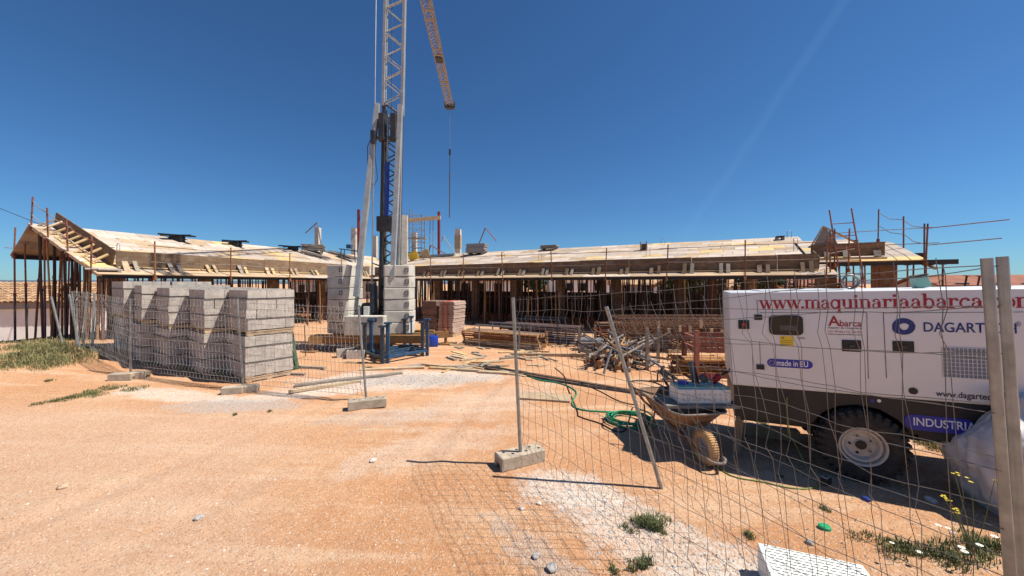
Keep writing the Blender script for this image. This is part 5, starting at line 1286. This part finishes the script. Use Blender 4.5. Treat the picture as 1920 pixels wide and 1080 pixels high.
# ---------------------------------------------------------------- long rebar on the ground
a, c = G(880, 684), G(1262, 750); t = T('rebar_bundle', 'long dark rebar bundle lying across the yard towards the generator', 'rebar')
t.matrix_basis = Matrix.Translation(a); dv = (c - a).normalized(); nv = V((-dv.y, dv.x, 0))
for i in range(18):
    o = nv * (rnd(-.16, .16)) + V((0, 0, .009 + .011 * (i % 3))); s0 = rnd(-.3, .3); P_ = [a + dv * s0 + o, a.lerp(c, .35) + o * 1.1 + nv * rnd(-.02, .02), a.lerp(c, .7) + o + nv * rnd(-.02, .02), c + dv * rnd(-.5, .1) + o * .8]
    for q in P_: q.z += H(q.x, q.y)
    MB().pipe(P_, .0065, 5).build('bar', 'rebar', t, world=True)
# ---------------------------------------------------------------- bundles of props lying in the yard
def lying_mesh(L, m):
    b = MB(); b.tube((0, 0, 0), (L * .6, 0, 0), .031, n=8); b.tube((L * .6, 0, 0), (L, 0, 0), .024, n=8); b.box((-.006, 0, 0), .012, .11, .11); b.box((L + .006, 0, 0), .012, .10, .10); b.tube((L * .58, 0, 0), (L * .66, 0, 0), .038, n=8)
    return b.mesh('steel_prop', m, smooth=40)
LMm = {m: lying_mesh(2.9, m) for m in ('prop_orange', 'prop_dark', 'rust', 'steel', 'prop_purple', 'timber_grey')}
CN = {'prop_orange': 'orange', 'prop_dark': 'dark brown', 'rust': 'rusty', 'steel': 'steel grey', 'prop_purple': 'purple-brown', 'timber_grey': 'weathered tan'}
def bundle(a, c, rows, cols, mats, label, group, pitch=.085, L=2.9, joined=False):
    d = (c - a).normalized(); n_ = V((-d.y, d.x, 0)); 
    for j in range(rows):
        for i in range(cols):
            if 0 < j < rows - 1 and 0 < i < cols - 1: continue
            p = a + n_ * ((i - cols / 2 + .5 * (j % 2)) * pitch + rnd(-.01, .01)) + V((0, 0, .1 + j * pitch * .9)) + d * rnd(-.06, .06)
            if joined:
                b = PILE.setdefault(random.choice(mats), MB()); b.tube(p, p + d * 1.8, .031, n=7); b.tube(p + d * 1.8, p + d * 2.9, .024, n=7)
                for e_ in (p, p + d * 2.9): b.obox(e_ - n_ * .05 - V((0, 0, .05)) - d * .006, n_ * .1, V((0, 0, .1)), d * .012)
                continue
            fl = random.random() < .5; x = d if not fl else -d; y = V((-x.y, x.x, 0)); p = p if not fl else p + d * 2.9
            mk = random.choice(mats); o = put('steel_prop', LMm[mk], None, FR(p, (x + V((0, 0, rnd(-.008, .008)))).normalized(), y, V((0, 0, 1)))); tag(o, CN[mk] + ' ' + label, 'prop', group)
def cradle(label, a, c, wd, h, m='timber_grey'):
    d = (c - a).normalized(); n_ = V((-d.y, d.x, 0)); t = T('prop_rack', label, 'rack', a, 0, 'racks of props')
    for f in (.25, .78):
        p = a.lerp(c, f); MB().bar(p - n_ * (wd / 2 + .05) + V((0, 0, .025)), p + n_ * (wd / 2 + .05) + V((0, 0, .025)), .06, .05).build('bearer', m, t, world=True)
        for s_ in (-1, 1): MB().bar(p + n_ * s_ * (wd / 2 + .04), p + n_ * s_ * (wd / 2 + .04) + V((0, 0, h)), .045, .045).build('post', m, t, world=True)
    for s_ in (-1, 1): MB().bar(a.lerp(c, .2) + n_ * s_ * (wd / 2 + .04) + V((0, 0, h)), a.lerp(c, .8) + n_ * s_ * (wd / 2 + .04) + V((0, 0, h)), .04, .04).build('rail', m, t, world=True)
a, c = G(880, 643), G(1032, 657); c = a + (c - a).normalized() * 2.9; bundle(a, c, 6, 9, ('prop_orange', 'prop_orange', 'rust', 'timber_grey'), 'prop lying in the racked bundle at centre', 'orange props in the rack'); cradle('grey rack around the bundle of orange props', a, c, .80, .74, 'steel')
a, c = G(948, 637), G(1090, 648); c = a + (c - a).normalized() * 2.9; bundle(a, c, 8, 9, ('prop_dark', 'steel', 'prop_dark', 'prop_purple'), 'dark grey prop lying in the rack behind the orange bundle', 'dark props in the rack', joined=True); cradle('dark rack around the bundle of grey props', a, c, .80, .88, 'slate_steel')
a = G(1085, 655); bundle(a, a + V((2.9, -.2, 0)), 4, 5, ('steel', 'timber_grey'), 'pale grey prop lying behind the jumbled heap', 'pale props behind the heap', joined=True)
a = G(1120, 637); bundle(a, a + V((2.9, .1, 0)), 8, 5, ('prop_dark', 'rust'), 'rusty prop stacked behind the jumbled heap', 'rusty props behind the heap', joined=True)
vs_, fs_, mi = [], [], []
for k, (m, b) in enumerate(PILE.items()):
    o_ = len(vs_); vs_ += b.v; fs_ += [tuple(i + o_ for i in f) for f in b.f]; mi += [k] * len(b.f)
b = MB(); b.v, b.f = vs_, fs_; me = b.mesh('steel_props', list(PILE)[0], normals=False); me.materials.clear()
for m in PILE: me.materials.append(MAT[m])
me.polygons.foreach_set('material_index', mi)
o = stuff(put('steel_props', me)); tag(o, 'dark props standing deepest under the right wing and stacked behind the heap', 'props')
cc = G(1165, 684); random.seed(95)
for i in range(58):
    a = R(rnd(15, 75) if i % 3 else rnd(100, 160)); el_ = R(rnd(2, 24)); d = V((math.cos(a) * math.cos(el_), math.sin(a) * math.cos(el_), math.sin(el_))); 
    z = .06 + .60 * (i / 58) * rnd(.5, 1); p = cc + V((rnd(-.55, .45), rnd(-.2, .5), z)) - d * rnd(.3, .9) ; p.z = max(p.z, .05)
    y = V((-d.y, d.x, 0)).normalized(); mk = random.choice(('prop_orange', 'prop_orange', 'timber_grey', 'timber_grey', 'steel', 'rust', 'prop_dark')); o = put('steel_prop', LMm[mk], None, FR(p, d, y, d.cross(y)) @ Matrix.Diagonal((rnd(.40, .62), 1, 1, 1))); tag(o, CN[mk] + ' short prop thrown on the jumbled heap left of generator', 'prop', 'props in the jumbled heap')
t = T('prop_rack', 'dark upright posts penning in the jumbled prop heap', 'rack', cc, 0, 'racks of props')
for px, py, h in ((1086, 664, .85), (1213, 694, 1.05), (1116, 655, .8), (1234, 680, .95)):
    p = G(px, py); MB().bar(p, p + V((0, 0, h)), .07, .07).build('post', 'timber_grey', t, world=True)
MB().bar(G(1086, 664) + V((0, 0, .12)), G(1213, 694) + V((0, 0, .12)), .06, .08).build('rail', 'timber_grey', t, world=True); MB().bar(G(1213, 694) + V((0, 0, .12)), G(1234, 680) + V((0, 0, .12)), .06, .08).build('rail', 'timber_grey', t, world=True)
p = G(1132, 703); o = MB().tube(p + V((0, 0, .03)), AT(1146, 655, 8.9), .03, n=10).build('steel_prop', 'galv', smooth=40); tag(o, 'single pale tube leaning against front of the prop heap', 'prop')
# rusty rack behind generator
cs = [G(1306, 714), G(1306, 714) + V((2.3, -.3, 0)), G(1306, 714) + V((2.4, .7, 0)), G(1306, 714) + V((.1, .8, 0))]
t = T('stillage', 'rust-brown steel stillage partly hidden behind generator', 'stillage', cs[0])
for p in cs: MB().bar(p, p + V((0, 0, 1.12)), .09, .09).build('post', 'rust_red', t, world=True)
for z in (.12, .68, .92):
    for i in range(4): MB().bar(cs[i] + V((0, 0, z)), cs[(i + 1) % 4] + V((0, 0, z)), .06, .10).build('rail', 'rust_red', t, world=True)
a = G(1262, 700); bundle(V((a.x, a.y, .0)), V((a.x + 2.9, a.y - .25, 0)), 5, 7, ('prop_orange', 'prop_orange', 'rust'), 'prop in the low pile beside the generator', 'orange props by the generator', .08)
# stacks of rusty reinforcement mesh
random.seed(97); b0 = V((3.35, 11.6, 0)); t = T('mesh_stack', 'tall stack of rusty reinforcement mesh and stirrups left of generator', 'mesh stack', b0)
for i in range(11):
    b = MB(); z = .10 + i * .095; ox, oy = rnd(-.1, .1), rnd(-.05, .05)
    for k in range(5): b.tube((ox, oy + k * .34, z), (ox + 4.4, oy + k * .34 + rnd(-.03, .03), z + rnd(-.03, .03)), .011, n=5)
    for k in range(22): b.tube((ox + .1 + k * .2, oy - .08, z + .012), (ox + .1 + k * .2 + rnd(-.02, .02), oy + 1.45, z + .012 + rnd(-.02, .02)), .009, n=4); b.tube((ox + .1 + k * .2, oy - .05, z), (ox + .1 + k * .2, oy - .05, z + .085), .008, n=4)
    b.build('mesh_sheet', 'rebar_rust', t)
for k in range(4): MB().box((.3 + k * 1.25, .7, .05), .1, 1.7, .1).build('bearer', 'timber', t)
for k in range(9): MB().box((1.2 + k * .33, -.15 + rnd(0, .1), .55 + rnd(0, .4)), .09, .04, rnd(.1, .28)).build('spacer', 'timber', t)
# ---------------------------------------------------------------- boards and offcuts on the ground
random.seed(101)
def gboard(px, py, L, w, th, rz, m, label, group='loose boards on the ground', cat='board'):
    p = GH(px, py); o = MB().box((0, 0, 0), L, w, th).build('plank', m); o.location = (p.x, p.y, H(p.x, p.y) + th / 2 + .006); o.rotation_euler = (rnd(-.015, .015), rnd(-.015, .015), rz); tag(o, label, cat, group)
gboard(1022, 746, .95, .42, .03, R(-14), 'timber', 'pale flat board lying behind the foreground fence post'); gboard(612, 727, 1.35, .08, .05, R(38), 'timber', 'thin batten on dirt right of block pallets')
gboard(660, 712, 2.2, .14, .04, R(30), 'timber_grey', 'long grey plank in front of the crane'); gboard(735, 692, 1.6, .16, .03, R(10), 'timber', 'pale plank lying at foot of blue stillage'); gboard(768, 688, .9, .2, .025, R(40), 'timber_grey', 'grey board end poking from under the planks')
gboard(815, 688, .75, .07, .05, R(-20), 'timber', 'short batten right of the blue stillage'); gboard(585, 691, .75, .10, .05, R(-12), 'timber_grey', 'dark short plank near the green stand'); gboard(550, 703, .6, .09, .04, R(-8), 'timber_grey', 'dark stub of plank beside the nearest pallet')
gboard(925, 700, .75, .16, .04, R(-12), 'timber', 'short board lying by the rebar tail'); gboard(962, 702, .8, .16, .03, R(-38), 'timber', 'tan board crossing the start of the hose'); gboard(1040, 668, 2.6, .1, .08, R(-6), 'timber', 'long timber in front of the jumbled heap'); gboard(1240, 716, .5, .05, .03, R(-5), 'rust', 'rusty offcut on dirt behind the barrow')
nb = 0
for i in range(70):
    px, py = rnd(815, 1060), rnd(640, 700) 
    if px > 930 and py > 690: continue
    gboard(px, py, rnd(.2, .8), rnd(.05, .14), rnd(.02, .05), rnd(-1.2, 1.2), random.choice(('timber', 'timber', 'timber_yellow', 'timber_grey')), 'timber offcut in the scatter of scraps before the prop bundles', 'timber offcuts before the prop bundles', 'offcut')
# green stand by the pallets
p = G(556, 690); t = T('bending_stand', 'dark green steel stand with leaning post beside block pallets', 'stand', p)
MB().bar(p, AT(541, 600, 9.6), .09, .09).build('post', 'green_paint', t, world=True); MB().bar(AT(538, 590, 9.7), AT(574, 591, 9.5), .3, .05).build('table', 'rust', t, world=True); MB().bar(AT(537, 597, 9.7), AT(566, 597, 9.5), .16, .12).build('bracket', 'green_paint', t, world=True)
MB().tube(AT(571, 610, 9.6), GH(573, 668), .012, n=6).build('leg', 'green_paint', t, world=True); MB().bar(GH(535, 697) + V((0, 0, .04)), GH(562, 691) + V((0, 0, .04)), .07, .06).build('foot', 'green_paint', t, world=True)
MB().pipe([AT(539, 586, 9.7), AT(538, 578, 9.7), AT(543, 575, 9.7), AT(549, 580, 9.7), AT(556, 582, 9.6), AT(562, 577, 9.6), AT(569, 577, 9.6), AT(571, 586, 9.6)], .014, 6).build('handle', 'rust', t, world=True)
# a wire overhead at the far left
tag(MB().pipe([(-40, 26, 8.6), (-34, 24.4, 7.2), (-24.5, 21.0, 4.6), (-20.5, 16.2, 3.55)], .018, 5).build('overhead_cable', 'cable_black', smooth=60), 'overhead cable running off the left edge of the picture', 'cable')

# ---------------------------------------------------------------- weeds and grass
random.seed(110)
def blades(b, p, n, r, h, w=.006):
    for _ in range(n):
        a = rnd(0, 6.28); q = r * math.sqrt(random.random()); x, y = p.x + q * math.cos(a), p.y + q * math.sin(a); z = H(x, y) - .01
        L = h * rnd(.4, 1.1); ba = rnd(0, 6.28); be = rnd(.1, .8) * L; t_ = V((math.cos(ba), math.sin(ba), 0)); s_ = V((-t_.y, t_.x, 0)) * w * rnd(.6, 1.4); o = V((x, y, z)); m_ = o + t_ * be * .35 + V((0, 0, L * .6)); e = o + t_ * be + V((0, 0, L * rnd(.7, .95)))
        b.add([o - s_, o + s_, m_ + s_ * .8, m_ - s_ * .8, e], [(0, 1, 2, 3), (3, 2, 4)])
def weed(px, py, n, r, h, label, m='leaf', w=.0032):
    p = GH(px, py); b = MB(); n = int(n * 1.5)
    for _ in range(7): blades(b, p + V((random.gauss(0, r * .35), random.gauss(0, r * .3), 0)), n // 7, r * rnd(.25, .6), h * rnd(.5, 1.1), w)
    o = b.build('weed_clump', m, normals=False); tag(o, label, 'weed', 'weeds in the dirt')
weed(1215, 984, 700, .16, .10, 'bushy green weed clump on the lime patch'); weed(1180, 995, 150, .08, .06, 'small weed left of the bushy clump'); weed(1202, 1062, 260, .10, .07, 'low weed near the bottom edge, centre right'); weed(1150, 1072, 120, .06, .05, 'tiny weed at bottom edge right of centre')
weed(1690, 1028, 420, .22, .09, 'weed clump behind the slab under the fence'); weed(1800, 1052, 480, .28, .10, 'weed patch with daisies below the sack'); weed(1880, 1040, 350, .25, .12, 'weed patch by the foot of twin posts'); weed(1550, 955, 120, .07, .05, 'small weed left of the blue cap'); weed(1405, 1005, 160, .08, .06, 'small weed above the slotted slab'); weed(1605, 1005, 120, .10, .05, 'sparse weed right of the green lid'); weed(1245, 1000, 80, .05, .05, 'tiny weed right of the bushy clump')
weed(1462, 893, 60, .05, .05, 'tiny weed beside the yellow cable'); weed(1750, 838, 500, .25, .10, 'dry grass patch in shade behind the trailer wheel', 'leaf_dry'); weed(1430, 795, 120, .1, .08, 'small weed under the generator nose')
for px, py, n, r in ((205, 728, 500, .28), (150, 745, 400, .25), (110, 752, 250, .2), (75, 757, 120, .15), (250, 730, 300, .25), (175, 738, 300, .2), (90, 715, 120, .12), (505, 772, 60, .06), (440, 778, 60, .06), (690, 690, 150, .15), (660, 680, 200, .2)):
    weed(px, py, n, r, .07, 'low green weeds creeping over the dirt, %s' % ('near the pale feet at left' if px < 260 else 'small tuft at the gravel edge' if px < 520 else 'at foot of the crane'), 'leaf')
b = MB(); b2 = MB()
for _ in range(1500):
    px = random.triangular(-60, 185, 60); lo = 700 - 0.10 * max(0, px) - 14 * noise.noise(V((px * .03, 2, 0))); py = rnd(633, lo)
    p = GH(px, py)
    if p.y > 13 or noise.noise(V((p.x * .9, p.y * .9, 5))) < -.28: continue
    blades(b if random.random() < .5 else b2, p, 11, .2, rnd(.05, .22), .0045)
o = stuff(b.build('grass', 'leaf', normals=False)); tag(o, 'green weeds and grass covering the bank at far left', 'grass'); o = stuff(b2.build('dry_grass', 'leaf_dry', normals=False)); tag(o, 'dry straw-coloured grass mixed in on the left bank', 'grass')
for px, py, s, col, lb in ((1762, 1010, .018, 'petal', 'daisy'), (1790, 1022, .018, 'petal', 'daisy'), (1806, 1048, .02, 'petal', 'daisy'), (1812, 1062, .02, 'petal', 'daisy'), (1840, 1040, .02, 'petal', 'daisy'), (1868, 1020, .02, 'petal', 'daisy'), (1780, 1012, .016, 'petal', 'daisy'), (1726, 1050, .018, 'petal', 'daisy'), (1900, 1030, .02, 'petal', 'daisy'), (1675, 1045, .014, 'petal', 'daisy')):
    p = GH(px, py + 14); hgt = rnd(.10, .16); t = T('daisy', 'small white daisy in weeds below the sack', 'flower', p, 0, 'daisies below the sack'); MB().pipe([(0, 0, -.01), (.01, 0, hgt * .6), (.0, .01, hgt)], .0025, 4).build('stem', 'leaf', t)
    b = MB(); k = 9
    for i in range(k):
        a = i * 2 * math.pi / k; d = V((math.cos(a), math.sin(a), .15)); q = V((-math.sin(a), math.cos(a), 0)) * s * .28; c0 = V((0, .01, hgt)); b.add([c0 + d * s * .2 - q * .5, c0 + d * s * .2 + q * .5, c0 + d * s + q, c0 + d * s - q], [(0, 1, 2, 3)])
    b.build('petals', 'petal', t); MB().lathe([(0, .006), (.005, .004), (.006, 0)], 8, (0, .01, hgt)).build('centre', 'flower_yellow', t)
p0 = GH(1822, 1040); t = T('wildflower', 'tall wispy yellow wildflower in front of the sack', 'flower', p0)
for i in range(7):
    tip = V((rnd(-.16, .14), rnd(-.08, .08), rnd(.32, .66))); MB().pipe([(0, 0, -.02), tip * .45 + V((.02, 0, 0)), tip], [.004, .003, .002], 5).build('stem', 'leaf', t)
    for k in range(3):
        b = MB(); c0 = tip + V((rnd(-.02, .02), rnd(-.02, .02), rnd(-.03, .01)))
        for j in range(4): a = j * 1.57 + rnd(0, 1); d = V((math.cos(a), math.sin(a), .3)) * .012; q = V((-math.sin(a), math.cos(a), 0)) * .006; b.add([c0 - q * .3, c0 + q * .3, c0 + d + q, c0 + d - q], [(0, 1, 2, 3)])
        b.build('blossom', 'flower_yellow', t)
